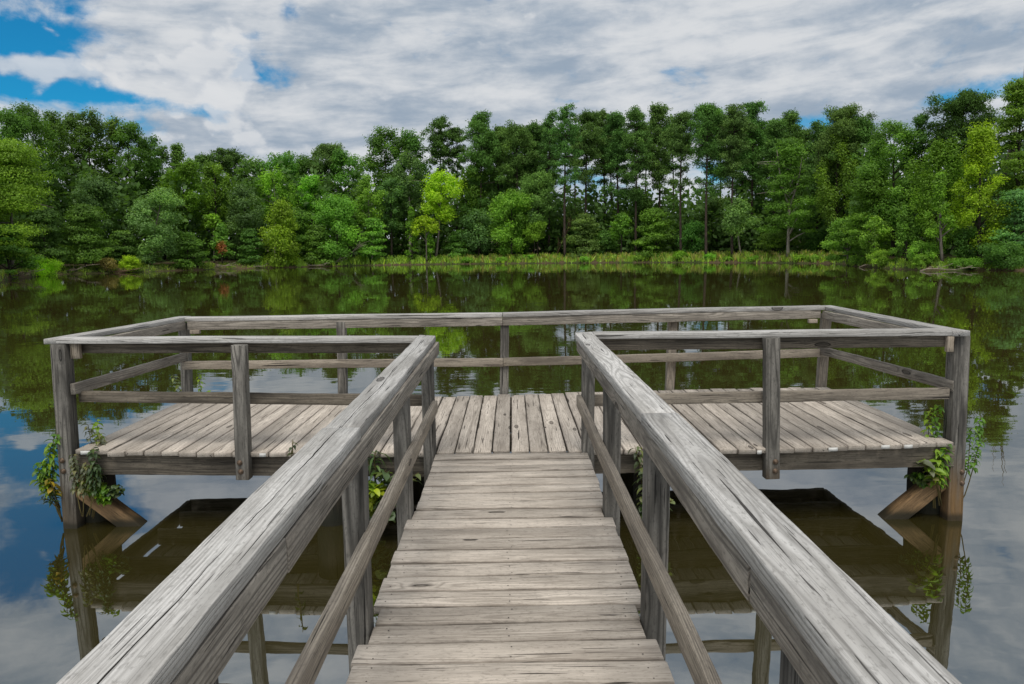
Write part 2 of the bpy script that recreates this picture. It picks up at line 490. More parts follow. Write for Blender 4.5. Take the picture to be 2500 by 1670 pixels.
def shore_r(adeg):
    a = np.asarray(adeg, dtype=float)
    return np.interp(a, _sa, _sr) + 0.5 * np.sin(a * 1.9) + 0.35 * np.sin(a * 4.7 + 1)


def ground_z(x, y):
    a = np.degrees(np.arctan2(x, y))
    d = np.hypot(x, y) - shore_r(a)
    z = np.interp(d, [-40, -6, -1.5, 0, 0.5, 2.5, 6, 20, 60, 250], [-2.2, -1.4, -0.45, 0.0, 0.22, 0.65, 0.95, 1.5, 3.0, 9.0])
    return z + np.clip(d, 0, 12) / 12 * (0.12 * np.sin(x * 0.7) * np.cos(y * 0.6) + 0.08 * np.sin(x * 1.9 + y))


def build_setting():
    na_ = 720
    ang = np.linspace(-180, 180, na_, endpoint=False)
    sr = shore_r(ang)
    offs = np.array([-22, -8, -3, -1, -0.3, 0, 0.3, 0.8, 1.6, 2.8, 4.5, 7, 10, 14, 20, 30, 45, 70, 120, 260])
    V = []
    for o in offs:
        r = np.maximum(sr + o, 1.0)
        x, y = r * np.sin(np.radians(ang)), r * np.cos(np.radians(ang))
        V.append(np.stack([x, y, ground_z(x, y)], 1))
    V = np.concatenate(V)
    F = []
    for i in range(len(offs) - 1):
        j = np.arange(na_)
        jn = (j + 1) % na_
        F.append(np.stack([i * na_ + j, (i + 1) * na_ + j, (i + 1) * na_ + jn, i * na_ + jn], 1))
    # pond bed
    V = np.concatenate([V, [[0, 0, -2.2]]])
    c = len(V) - 1
    F = np.concatenate(F)
    faces = [tuple(f) for f in F] + [(c, j, (j + 1) % na_) for j in range(na_)]
    g = mesh_np('ground', V, faces, M_GROUND, smooth=True)
    g['kind'] = 'structure'
    # water sheet, a little under the bank all round
    r = sr + 2.0
    V = np.stack([r * np.sin(np.radians(ang)), r * np.cos(np.radians(ang)), np.zeros(na_)], 1)
    V = np.concatenate([V, [[0, 0, 0]]])
    wt = mesh_np('pond_water', V, [(na_, (j + 1) % na_, j) for j in range(na_)], M_WATER)
    wt['kind'] = 'structure'


build_setting()


# ------------------------------------------------------------------ lumber
class Lumber:
    """boards collected into one mesh; every board keeps its own grain"""

    def __init__(s, origin):
        s.o = Vector(origin)
        s.V, s.F, s.WC, s.WR, s.M, s.n = [], [], [], [], [], 0

    def board(s, A, B, wid, thk, up=(0, 0, 1), seg=None, bev=0.004, mitA=0.0, mitB=0.0, wob=0.0018, tone=None, pith=None, twist=0.0):
        A, B, up = Vector(A), Vector(B), Vector(up)
        ax = (B - A)
        L = ax.length
        ax.normalize()
        side = ax.cross(up).normalized()
        upv = side.cross(ax).normalized()
        seg = seg or max(3, int(L / 0.10))
        hw, ht = wid / 2, thk / 2
        b = bev
        b2 = bev * 0.30
        prof = [(-hw + b, -ht), (hw - b, -ht), (hw - b2, -ht + b2), (hw, -ht + b), (hw, ht - b), (hw - b2, ht - b2), (hw - b, ht),
                (-hw + b, ht), (-hw + b2, ht - b2), (-hw, ht - b), (-hw, -ht + b), (-hw + b2, -ht + b2)]
        k = len(prof)
        off = random.uniform(0, 90)
        if pith is None:
            pith = (random.uniform(-0.05, 0.05), random.choice([-1, 1]) * random.uniform(0.015, 0.075))
        tone = random.random() if tone is None else tone
        ph = [random.uniform(0, 6.28) for _ in range(6)]
        ts = [0, min(bev * 0.8, L * 0.2) / L] + [i / seg for i in range(1, seg)] + [1 - min(bev * 0.8, L * 0.2) / L, 1]
        base = s.n
        for i, u in enumerate(ts):
            end = i == 0 or i == len(ts) - 1
            x = u * L
            sag = wob * (math.sin(x * 1.7 + ph[0]) + 0.5 * math.sin(x * 4.3 + ph[1]))
            bow = wob * (math.sin(x * 1.3 + ph[2]) + 0.5 * math.sin(x * 5.1 + ph[3]))
            tw = twist * (u - 0.5)
            for (a, c) in prof:
                sc = 1.0
                aa, cc = a, c
                if end:
                    aa = a - math.copysign(bev * 0.5, a)
                    cc = c - math.copysign(bev * 0.5, c)
                edge = 0.0
                if abs(a) > hw - b * 0.5:
                    edge = 0.0012 * math.sin(x * 23 + ph[4] + (1 if a > 0 else 4)) + 0.0009 * math.sin(x * 57 + ph[5])
                    edge *= 1 if a > 0 else -1
                xs = x + (mitA * aa if u < 0.02 else 0) + (mitB * aa if u > 0.98 else 0)
                p = A + ax * xs + side * (aa + edge + bow) + upv * (cc + sag + tw * aa)
                s.V.append(tuple(p - s.o))
                s.WC.append((xs + off, aa, cc))
                s.WR.append((pith[0], pith[1], tone))
            s.n += k
        for i in range(len(ts) - 1):
            q = base + i * k
            for j in range(k):
                s.F.append((q + j, q + (j + 1) % k, q + k + (j + 1) % k, q + k + j))
                s.M.append(0)
        s.F.append(tuple(base + j for j in range(k))[::-1])
        s.F.append(tuple(base + (len(ts) - 1) * k + j for j in range(k)))
        s.M += [0, 0]
        return s

    def disc(s, p, r, n=6, h=0.0015):
        base = s.n
        p = Vector(p) - s.o
        for j in range(n):
            a = 2 * math.pi * j / n
            s.V.append((p.x + r * math.cos(a), p.y + r * math.sin(a), p.z + h))
            s.WC.append((0, 0, 0))
            s.WR.append((0, 0, 0.5))
        s.n += n
        s.F.append(tuple(base + j for j in range(n)))
        s.M.append(1)

    def build(s, name, mat, parent):
        return mesh_np(name, np.array(s.V), s.F, mat, parent, mats=[mat, M_NAIL], midx=s.M,
                       vattrs={'wc': np.array(s.WC), 'wr': np.array(s.WR)})


PO = Vector((0, 6.3, 0))
pier = empty('wooden_pier', PO, 'weathered grey wooden T-shaped fishing pier with railings standing in the pond', 'pier')


def D(x, y, z):
    return Vector((x, y, z + DZ))


def piece(name, mat, A, B, wid, thk, up=(0, 0, 1), parent=None, label=None, **kw):
    o = Lumber(PO).board(D(*A), D(*B), wid, thk, up, **kw).build(name, mat, parent or pier)
    if label:
        o['label'] = label
    return o


def bolt(post, p, r=0.015):
    """round bolt head with washer on the face that looks towards -y"""
    V, F = [], []
    p = D(*p) - PO
    rings = [(r * 1.45, 0.0), (r * 1.45, -0.003), (r, -0.0035), (r * 0.97, -0.009), (r * 0.7, -0.014), (r * 0.25, -0.016)]
    k = 10
    for (rr, yy) in rings:
        for j in range(k):
            a = 2 * math.pi * j / k
            V.append((p.x + rr * math.cos(a), p.y + yy, p.z + rr * math.sin(a)))
    for i in range(len(rings) - 1):
        for j in range(k):
            F.append((i * k + j, i * k + (j + 1) % k, (i + 1) * k + (j + 1) % k, (i + 1) * k + j))
    F.append(tuple((len(rings) - 1) * k + j for j in range(k)))
    return mesh_np('bolt', np.array(V), F, M_BOLT, post, smooth=True)


# --- platform deck: planks run away from the camera, their ends follow the slightly bowed front edge
def front_y(x):
    return float(np.interp(x, [-3.5, -3.17, -2.0, -0.55, 0.5, 1.65, 2.4, 3.0, 3.46], [5.41, 5.35, 5.275, 5.212, 5.205, 5.185, 5.21, 5.265, 5.335]))


def back_y(x):
    return float(np.interp(x, [-3.62, -1.84, -0.7, 0.6, 1.8, 3.0, 3.5], [7.44, 7.30, 7.29, 7.40, 7.49, 7.49, 7.52]))


lb = Lumber(PO)
x = -3.50
npl = 48
pitch = (3.46 + 3.50) / npl
tag_spots = []
for i in range(npl):
    xc = -3.50 + (i + 0.5) * pitch
    g = random.uniform(0.005, 0.011)
    if -0.5 < xc < 0.6:
        g = random.uniform(0.006, 0.013)
    y0, y1 = front_y(xc) + random.uniform(-0.012, 0.012), back_y(xc) + random.uniform(-0.03, 0.03)
    dz = random.uniform(-0.003, 0.003)
    fx = xc * (1.0 + 0.012 * 0)          # planks are parallel
    lb.board(D(xc + random.uniform(-.001, .001), y0, -0.019 + dz), D(fx + random.uniform(-.004, .004), y1, -0.019 + dz),
             pitch - g, 0.038, bev=0.005, seg=10, twist=random.uniform(-0.02, 0.02))
    for yy in (y0 + 0.07, (y0 + y1) / 2, y1 - 0.08):
        for sx in (-0.045, 0.045):
            lb.disc(D(xc + sx + random.uniform(-.006, .006), yy + random.uniform(-.01, .01), dz), 0.0045)
deck = lb.build('platform_deck', W_DECK, pier)
# white paper tags stapled to some plank ends
for (px, py, wv) in [(208, 1105, 0.075), (641, 1111, 0.05), (1854, 1104, 0.035), (2034, 1097, 0.07), (2162, 1091, 0.065), (2218, 1090, 0.065)]:
    p = at(px, py, 5.2)
    y = front_y(p.x) - 0.016
    p = at(px, py, y)
    v = np.array([(-wv / 2, 0, -0.016), (wv / 2, 0, -0.014), (wv / 2, 0, 0.014), (-wv / 2, 0, 0.013)])
    v = np.concatenate([v, v + [0, 0.002, 0]]) + np.array(p - PO)
    f = [(0, 1, 2, 3), (7, 6, 5, 4), (0, 4, 5, 1), (1, 5, 6, 2), (2, 6, 7, 3), (3, 7, 4, 0)]
    mesh_np('paper_tag', v, f, M_PAPER, deck)

# --- walkway planks, across
lb = Lumber(PO)
y = 5.145
i = 0
while y > -3.2:
    wv = 0.1425
    g = random.uniform(0.006, 0.011)
    xl, xr = -0.618, 0.563
    nearpost = any(abs(y - wv / 2 - (pp + 0.05)) < 0.10 for pp in (5.2, 3.9, 2.66, 1.2, -0.1, -1.3, -2.6))
    if nearpost:
        xl, xr = -0.590, 0.520
    if y > 3.95:
        xl = -0.594
    xl += random.uniform(-0.006, 0.006)
    xr += random.uniform(-0.006, 0.006)
    sk = random.uniform(-0.004, 0.004)
    dz = random.uniform(-0.003, 0.004)
    lb.board(D(xl, y - wv / 2 + sk, -0.019 + dz), D(xr, y - wv / 2 - sk + 0.008, -0.019 + dz), wv - g, 0.038, bev=0.006, seg=12, wob=0.0022,
             twist=random.uniform(-0.03, 0.03))
    for xx in (xl + 0.06, (xl + xr) / 2, xr - 0.06):
        for sy in (-0.035, 0.035):
            lb.disc(D(xx + random.uniform(-.02, .02), y - wv / 2 + sy + random.uniform(-.014, .014), dz), 0.0034)
    y -= wv
    i += 1
lb.build('walkway_deck', W_DECK, pier)

# --- framing under the decks
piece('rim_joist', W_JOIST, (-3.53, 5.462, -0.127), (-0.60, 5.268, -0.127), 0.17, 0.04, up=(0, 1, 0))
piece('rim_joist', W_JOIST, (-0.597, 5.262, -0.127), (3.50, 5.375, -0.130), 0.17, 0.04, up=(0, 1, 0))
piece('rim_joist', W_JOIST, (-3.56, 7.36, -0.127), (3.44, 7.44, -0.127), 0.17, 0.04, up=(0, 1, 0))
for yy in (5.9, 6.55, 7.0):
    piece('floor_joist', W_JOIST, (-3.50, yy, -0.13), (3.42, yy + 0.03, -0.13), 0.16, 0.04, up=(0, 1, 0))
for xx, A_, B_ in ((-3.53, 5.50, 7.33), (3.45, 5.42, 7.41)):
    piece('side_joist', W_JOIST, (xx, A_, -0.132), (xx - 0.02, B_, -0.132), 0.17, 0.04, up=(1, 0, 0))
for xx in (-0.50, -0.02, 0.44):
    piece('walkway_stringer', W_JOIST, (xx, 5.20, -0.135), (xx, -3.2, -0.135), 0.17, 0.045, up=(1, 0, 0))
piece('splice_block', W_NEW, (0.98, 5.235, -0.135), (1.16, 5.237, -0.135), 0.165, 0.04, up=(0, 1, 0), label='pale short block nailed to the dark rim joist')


def pile(x, y, top=-0.215, r=0.14):
    tb = Tubes()
    p0, p1 = D(x, y, top) - PO, Vector((x, y, -1.6)) - PO
    n = 9
    pts = [p0.lerp(p1, i / n) for i in range(n + 1)]
    tb.add(pts, [r * (1 + 0.03 * math.sin(i * 2.1)) for i in range(n + 1)], 18)
    return tb.build('support_pile', W_PILE, pier)


for px_, py_ in ((-3.53, 5.70), (-1.50, 5.55), (1.12, 5.50), (3.46, 5.64), (-1.1, 7.22), (1.2, 7.26)):
    pile(px_, py_)
for yy in (2.9, 0.4, -2.2):
    for xx in (-0.50, 0.46):
        pile(xx, yy, -0.225, 0.10)

# --- posts
def post(kind, xb, yb, xt, yt, z0, z1, wx, wy, bolts=(), label=None, mat=None):
    o = piece(kind, mat or W_POST, (xb, yb, z0), (xt, yt, z1), wx, wy, up=(0, 1, 0), bev=0.006, seg=8, label=label,
              pith=(random.uniform(-0.02, 0.02), random.uniform(0.03, 0.06)))
    for (bx, by, bz) in bolts:
        bolt(o, (bx, by, bz))
    return o


CAPL, CAPR = 0.845, 0.853
post('corner_post', -3.640, 5.49, -3.585, 5.50, -1.4, CAPL, 0.115, 0.11, bolts=((-3.63, 5.435, -0.095), (-3.628, 5.435, -0.183)), mat=W_POSTL)
post('corner_post', 3.565, 5.42, 3.505, 5.42, -1.4, CAPL - 0.012, 0.122, 0.11, bolts=((3.575, 5.365, -0.264), (3.581, 5.365, -0.356)),
     label='dark grey corner post with brown water-stained foot')
post('rail_post', -2.102, 5.262, -2.085, 5.285, -0.207, CAPL, 0.105, 0.085, bolts=((-2.116, 5.218, -0.066), (-2.112, 5.218, -0.138)))
post('rail_post', 2.000, 5.225, 1.972, 5.25, -0.243, CAPR, 0.108, 0.085, bolts=((2.012, 5.181, -0.102), (2.012, 5.181, -0.176)))
for yy in (5.145, 3.90, 2.66, 1.20, -0.1, -1.3, -2.6):
    zb = -1.6
    post('walkway_post', -0.648, yy + 0.055, -0.643, yy + 0.055, zb, 0.758, 0.088, 0.108, mat=W_POSTL)
    post('walkway_post', 0.568, yy + 0.055, 0.574, yy + 0.055, zb, 0.768, 0.090, 0.108, mat=W_POSTL)
BY = {-3.575: 7.46, -1.853: 7.40, -0.094: 7.42, 1.742: 7.53, 3.432: 7.56}
for xx, yy in BY.items():
    post('rail_post', xx, yy + 0.06, xx + 0.02, yy + 0.06, -0.09, 0.80, 0.095, 0.085, mat=W_MID if xx > 0 else None)

# --- cap rails (boards laid flat on the posts)
CW = 0.135
capkw = dict(bev=0.0045)
# walkway
piece('cap_rail', W_CAPX, (-0.632, 2.512, 0.868), (-0.655, 5.345, 0.868), CW, 0.044, mitB=-0.55, **capkw)
piece('cap_rail', W_CAPX, (-0.615, -3.0, 0.871), (-0.634, 2.509, 0.871), CW + 0.008, 0.045, **capkw)
piece('cap_rail', W_CAP, (0.570, 2.652, 0.876), (0.556, 5.385, 0.874), CW, 0.048, mitB=0.35, pith=(0.015, -0.045), **capkw)
piece('cap_rail', W_CAP, (0.576, -3.0, 0.879), (0.571, 2.649, 0.878), CW + 0.010, 0.048, pith=(-0.01, -0.035), **capkw)
# front of the platform
piece('cap_rail', W_CAP, (-0.726, 5.305, 0.866), (-3.60, 5.525, 0.872), 0.125, 0.043, **capkw)
piece('cap_rail', W_CAP, (0.628, 5.36, 0.874), (3.38, 5.365, 0.862), 0.125, 0.046, **capkw)
# sides
piece('cap_rail', W_CAP, (-3.628, 5.46, 0.868), (-3.560, 7.58, 0.848), 0.130, 0.042, mitA=0.1, **capkw)
piece('cap_rail', W_CAP, (3.450, 5.30, 0.858), (3.475, 7.70, 0.862), 0.135, 0.042, **capkw)
# back: two lengths
piece('cap_rail', W_CAP, (-3.515, 7.50, 0.845), (-0.10, 7.475, 0.848), 0.135, 0.043, **capkw)
piece('cap_rail', W_CAP, (-0.097, 7.475, 0.850), (3.40, 7.60, 0.872), 0.135, 0.043, **capkw)

# --- beams on edge under the caps
bk = dict(up=(0, 1, 0))
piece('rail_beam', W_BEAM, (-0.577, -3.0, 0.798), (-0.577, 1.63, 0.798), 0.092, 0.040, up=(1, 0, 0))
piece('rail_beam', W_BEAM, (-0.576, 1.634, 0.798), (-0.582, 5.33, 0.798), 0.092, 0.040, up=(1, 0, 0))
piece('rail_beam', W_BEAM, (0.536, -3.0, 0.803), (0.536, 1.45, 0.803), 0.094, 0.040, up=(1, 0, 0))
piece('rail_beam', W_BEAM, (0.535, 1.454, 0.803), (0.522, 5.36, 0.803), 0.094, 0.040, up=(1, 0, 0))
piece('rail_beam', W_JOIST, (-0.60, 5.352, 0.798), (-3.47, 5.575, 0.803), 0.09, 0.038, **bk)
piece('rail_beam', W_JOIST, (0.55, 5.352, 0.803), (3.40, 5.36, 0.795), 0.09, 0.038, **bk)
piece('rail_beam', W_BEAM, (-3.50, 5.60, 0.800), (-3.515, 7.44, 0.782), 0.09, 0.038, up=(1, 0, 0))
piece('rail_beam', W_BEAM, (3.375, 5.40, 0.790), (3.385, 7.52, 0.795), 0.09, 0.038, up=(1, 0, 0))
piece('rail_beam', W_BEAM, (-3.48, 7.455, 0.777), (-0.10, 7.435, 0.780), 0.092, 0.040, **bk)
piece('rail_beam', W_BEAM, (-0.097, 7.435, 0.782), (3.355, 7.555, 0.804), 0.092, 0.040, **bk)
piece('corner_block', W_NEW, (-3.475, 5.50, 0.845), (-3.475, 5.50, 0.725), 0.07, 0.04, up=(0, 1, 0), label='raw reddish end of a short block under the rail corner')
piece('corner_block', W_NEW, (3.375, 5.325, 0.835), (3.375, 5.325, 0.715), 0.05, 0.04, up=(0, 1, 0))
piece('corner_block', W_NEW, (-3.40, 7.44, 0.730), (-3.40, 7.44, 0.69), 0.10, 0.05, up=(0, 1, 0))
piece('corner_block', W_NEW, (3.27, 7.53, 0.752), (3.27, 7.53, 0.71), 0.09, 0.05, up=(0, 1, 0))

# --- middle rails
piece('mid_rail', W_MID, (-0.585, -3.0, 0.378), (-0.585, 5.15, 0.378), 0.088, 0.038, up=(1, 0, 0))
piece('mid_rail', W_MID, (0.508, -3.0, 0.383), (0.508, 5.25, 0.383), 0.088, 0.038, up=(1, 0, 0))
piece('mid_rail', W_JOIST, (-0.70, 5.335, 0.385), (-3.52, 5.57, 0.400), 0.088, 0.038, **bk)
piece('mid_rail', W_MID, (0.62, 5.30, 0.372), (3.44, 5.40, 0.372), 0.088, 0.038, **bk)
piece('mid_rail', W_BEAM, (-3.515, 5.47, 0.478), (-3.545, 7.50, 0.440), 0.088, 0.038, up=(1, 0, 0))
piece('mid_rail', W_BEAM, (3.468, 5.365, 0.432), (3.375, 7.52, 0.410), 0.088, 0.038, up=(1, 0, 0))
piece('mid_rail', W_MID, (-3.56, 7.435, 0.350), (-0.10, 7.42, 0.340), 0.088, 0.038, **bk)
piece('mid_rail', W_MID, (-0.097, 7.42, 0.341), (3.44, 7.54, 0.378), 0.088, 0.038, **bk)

# --- knee braces running from the corner posts down into the water
piece('knee_brace', W_BRACE, (-3.62, 5.51, -0.27), (-2.94, 5.54, -0.87), 0.135, 0.12, up=(0, 1, 0), bev=0.012)
piece('knee_brace', W_BRACE, (3.54, 5.45, -0.27), (2.88, 5.48, -0.87), 0.135, 0.12, up=(0, 1, 0), bev=0.012)

# ------------------------------------------------------------------ trees
DARK = (0.055, 0.046, 0.036)
PALE = (0.36, 0.33, 0.27)
GREY = (0.17, 0.15, 0.125)
CDK, COAK, CMID, CBR = (0.088, 0.185, 0.034), (0.105, 0.220, 0.034), (0.205, 0.410, 0.054), (0.260, 0.520, 0.060)
CYEL, COLI, CBLU, CPIN = (0.370, 0.600, 0.030), (0.215, 0.415, 0.040), (0.180, 0.360, 0.100), (0.102, 0.202, 0.044)


def unit(n):
    v = rng.normal(size=(n, 3))
    return v / np.linalg.norm(v, axis=1, keepdims=True)


def leaf_quads(P, N, ln, wd, droop=0.0, along=None):
    """rhombus leaves at P with normals N"""
    n = len(P)
    t = along if along is not None else np.cross(N, unit(n))
    t = t / (np.linalg.norm(t, axis=1, keepdims=True) + 1e-9)
    t[:, 2] -= droop
    t = t / (np.linalg.norm(t, axis=1, keepdims=True) + 1e-9)
    b = np.cross(N, t)
    b = b / (np.linalg.norm(b, axis=1, keepdims=True) + 1e-9)
    l = (ln * rng.uniform(0.65, 1.3, n))[:, None]
    wv = (wd * rng.uniform(0.7, 1.25, n))[:, None]
    V = np.empty((n, 4, 3))
    V[:, 0] = P - t * l * 0.5
    V[:, 1] = P + b * wv * 0.5
    V[:, 2] = P + t * l * 0.5
    V[:, 3] = P - b * wv * 0.5
    return V.reshape(-1, 3)


def blob_leaves(B, ln, wd, cover, up=0.55, droop=0.15, jit=0.75):
    """B rows: cx cy cz rx ry rz tone; leaves crowd towards each clump's outside"""
    out, tone = [], []
    for (cx, cy, cz, rx, ry, rz, tn) in B:
        n = int(np.clip(cover * (rx * ry + rx * rz + ry * rz) / 3 * 12.5 / (0.5 * ln * wd), 12, 1400))
        d = unit(n)
        rr = rng.uniform(0, 1, n) ** 0.42
        rr *= 1 + 0.28 * np.sin(d[:, 0] * 5 + cx) * np.cos(d[:, 1] * 5 + cy) + 0.12 * rng.normal(size=n)
        P = d * rr[:, None] * np.array([rx, ry, rz]) + np.array([cx, cy, cz])
        N = d * 0.8 + np.array([0, 0, up]) + unit(n) * jit
        N /= np.linalg.norm(N, axis=1, keepdims=True)
        out.append(leaf_quads(P, N, ln, wd, droop))
        tone.append(np.repeat(np.clip(tn + rng.normal(0, 0.17, n), 0, 1), 4))
    return np.concatenate(out), np.concatenate(tone)


def profile(style, t):
    if style == 'oak':
        return math.sin(math.pi * (0.10 + 0.82 * t)) ** 0.6
    if style == 'round':
        return math.sin(math.pi * (0.06 + 0.88 * t)) ** 0.55
    if style == 'cone':
        return (1.03 - t) ** 0.75 * min(1, 0.45 + t * 3.2)
    if style == 'spray':
        return (1.04 - t) ** 0.45 * min(1, 0.75 + t * 1.2)
    if style == 'fan':
        return 0.45 + 0.55 * math.sin(math.pi * min(1, 0.18 + 0.62 * t)) if t < 0.85 else 0.55
    if style == 'umbrella':
        return math.sin(math.pi * (0.28 + 0.66 * t)) ** 0.7
    return 1.0


def make_tree(name, style, px, top, hw, bot, off, col, label, cat='tree', trunk=DARK, lean=0.0, dens=1.0, group=None, base_px=None,
              nb=None, fork=False, leafk=1.0, bare=0, y=None):
    d = ray(px, 600)
    a = math.degrees(math.atan2(d.x, d.y))
    r = float(shore_r(a)) + off
    Y = r * math.cos(math.radians(a)) if y is None else y
    T = at(px, top, Y)
    Bz = at(px, bot, Y).z
    mpp = Y / FPX
    bx = at(base_px if base_px else px, 600, Y).x
    gz = float(ground_z(bx, Y)) - 0.15
    o = empty(name, (bx, Y, gz), label, cat, group)
    H = T.z - gz
    h0 = max(Bz - gz, 0.2)
    W = hw * mpp
    tx = T.x - bx
    ln = (0.0026 * Y + 0.035) * leafk
    wd = ln * 0.62
    tb = Tubes()
    ph = random.uniform(0, 6)

    def axis(z):
        u = min(1, max(0, z / H))
        return Vector((tx * u ** 0.8 + 0.012 * H * math.sin(3.1 * u + ph) * u, 0.010 * H * math.sin(2.3 * u + ph * 2), z))

    B = []
    r0 = (0.011 * H + 0.06) if style != 'pine' else (0.0075 * H + 0.05)
    if cat == 'bush':
        r0 = 0.04
    if style == 'pine':
        ztop = H * 0.97
        tb.add([axis(ztop * i / 12) for i in range(13)], [r0 * (1 - 0.86 * (i / 12) ** 1.3) for i in range(13)], 7)
        z = h0
        gap = max(0.75, (H - h0) / 13)
        while z < H - 0.4:
            u = (z - h0) / (H - h0)
            k = random.randint(3, 5) if u > 0.35 else random.randint(1, 3)
            wprof = W * (0.62 + 0.50 * math.sin(math.pi * min(1, 0.10 + u * 0.9))) * (1.0 if u < 0.85 else 0.72)
            a0 = random.uniform(0, 6.28)
            for j in range(k):
                an = a0 + j * 6.28 / k + random.uniform(-0.6, 0.6)
                rad = wprof * random.uniform(0.45, 1.10)
                c0 = axis(z + random.uniform(-0.5, 0.5) * gap)
                tip = c0 + Vector((math.cos(an) * rad, math.sin(an) * rad, rad * random.uniform(0.0, 0.55)))
                if random.random() < 0.8:
                    tb.add([c0, c0.lerp(tip, 0.55) + Vector((0, 0, -0.05 * rad)), tip], [r0 * 0.30, r0 * 0.2, 0.02], 4)
                for q in range(random.randint(2, 4)):
                    s = random.uniform(0.40, 1.0)
                    br = random.uniform(0.20, 0.38) * W
                    p = c0.lerp(tip, s) + Vector((random.uniform(-1, 1), random.uniform(-1, 1), random.uniform(-.4, .7))) * br * 0.7
                    B.append((p.x, p.y, p.z, br, br, br * random.uniform(0.6, 0.85), float(np.clip(random.gauss(0.45, 0.17), .1, .9))))
            z += gap * random.uniform(0.6, 1.15)
        c0 = axis(H - 0.5)
        for q in range(4):
            B.append((c0.x + random.uniform(-.35, .35) * W, c0.y + random.uniform(-.35, .35) * W, c0.z - random.uniform(0, .12) * W * 2, W * .36, W * .36, W * .30, random.uniform(.3, .7)))
        V, tone = blob_leaves(B, ln * 1.25, ln * 0.40, 0.40 * dens, up=0.35, droop=-0.25, jit=1.0)
        mat = M_NEEDLE
    else:
        ch = H - h0
        nb = nb or int(np.clip(12 + 9.5 * ch / W, 20, 95))
        if style == 'spray':
            nb = int(nb * 1.35)
        for i in range(nb):
            t = (i + random.random()) / nb
            t = t ** 0.85
            pr = profile(style, t)
            rad = W * pr * (random.uniform(0.25, 1.0) ** 0.55) * random.uniform(0.80, 1.08)
            an = random.uniform(0, 6.28)
            br = W * random.uniform(0.18, 0.44) * (1.0 if style != 'cone' else 0.85)
            br = max(br, 0.35) if cat != 'bush' else max(br, 0.12)
            rad = max(0.0, rad - br * 0.45)
            zc = h0 + ch * t - br * 0.35 * (1 if t > 0.85 else 0)
            ax_ = axis(min(zc, H * 0.96))
            rz = br * 0.72
            rx = br
            if style == 'spray':
                zc -= 0.22 * rad
                rz, rx = br * 0.34, br * 1.25
            if style == 'fan':
                rz, rx = br * 1.1, br * 0.75
            p = Vector((ax_.x + math.cos(an) * rad, ax_.y + math.sin(an) * rad, max(zc, 0.25 + rz * 0.5)))
            B.append((p.x, p.y, p.z, rx, rx, rz, float(np.clip(0.45 + random.gauss(0, 0.17), 0.1, 0.9))))
            if i % 3 == 0 and cat != 'bush':
                zs = max(0.15 * H, min(p.z - rad * random.uniform(0.5, 1.1), 0.92 * H))
                s0 = axis(zs)
                tb.add([s0, s0.lerp(p, 0.5) + Vector((0, 0, 0.06 * rad)), p], [r0 * 0.42 * (1 - zs / H) + 0.03, r0 * 0.25 * (1 - zs / H) + 0.025, 0.02], 5)
        V, tone = blob_leaves(B, ln, wd, 0.60 * dens, droop=0.35 if style == 'spray' else 0.15, up=0.7 if style in ('spray', 'umbrella') else 0.55)
        mat = M_LEAF
        if cat == 'bush':
            for q in range(5):
                an = random.uniform(0, 6.28)
                tb.add([(0.1 * math.cos(an), 0.1 * math.sin(an), 0), (0.5 * W * math.cos(an), 0.5 * W * math.sin(an), H * 0.75)], [0.03, 0.01], 4)
        elif fork:
            zf = H * 0.42
            tb.add([axis(zf * i / 6) for i in range(7)], [r0 * (1 - 0.3 * i / 6) for i in range(7)], 8)
            for s in (-1, 1):
                e = axis(H * 0.9) + Vector((s * W * 0.42, 0, 0))
                m = axis(zf).lerp(e, 0.45) + Vector((s * W * 0.10, 0, 0.3))
                tb.add([axis(zf), m, e], [r0 * 0.62, r0 * 0.42, 0.03], 6)
        else:
            tb.add([axis(H * 0.93 * i / 9) for i in range(10)], [r0 * (1 - 0.9 * i / 9) for i in range(10)], 8)
    for q in range(bare):
        zs = H * random.uniform(0.35, 0.8)
        an = random.choice([0.0, 3.14]) + random.uniform(-0.8, 0.8)
        s0 = axis(zs)
        e = s0 + Vector((math.cos(an) * W * 1.05, math.sin(an) * W * 0.7, W * random.uniform(-0.1, 0.5)))
        tb.add([s0, s0.lerp(e, 0.5) + Vector((0, 0, W * 0.08)), e], [r0 * 0.35, r0 * 0.22, 0.02], 5)
    tr = tb.build('trunk' if cat != 'bush' else 'stems', M_BARK, o)
    tr.color = (*trunk, 1)
    cr = mesh_np('crown' if cat != 'bush' else 'foliage', V, np.arange(len(V)).reshape(-1, 4), mat, o, attrs={'tone': tone})
    cr.color = (*col, 1)
    return o


def v3(c, s=1.0, j=0.10):
    return tuple(max(0.004, x * s * random.uniform(1 - j, 1 + j)) for x in c)


MT = make_tree
OAK, PINE, BUSH, SAP = 'broadleaf_tree', 'pine_tree', 'bush', 'young_tree'
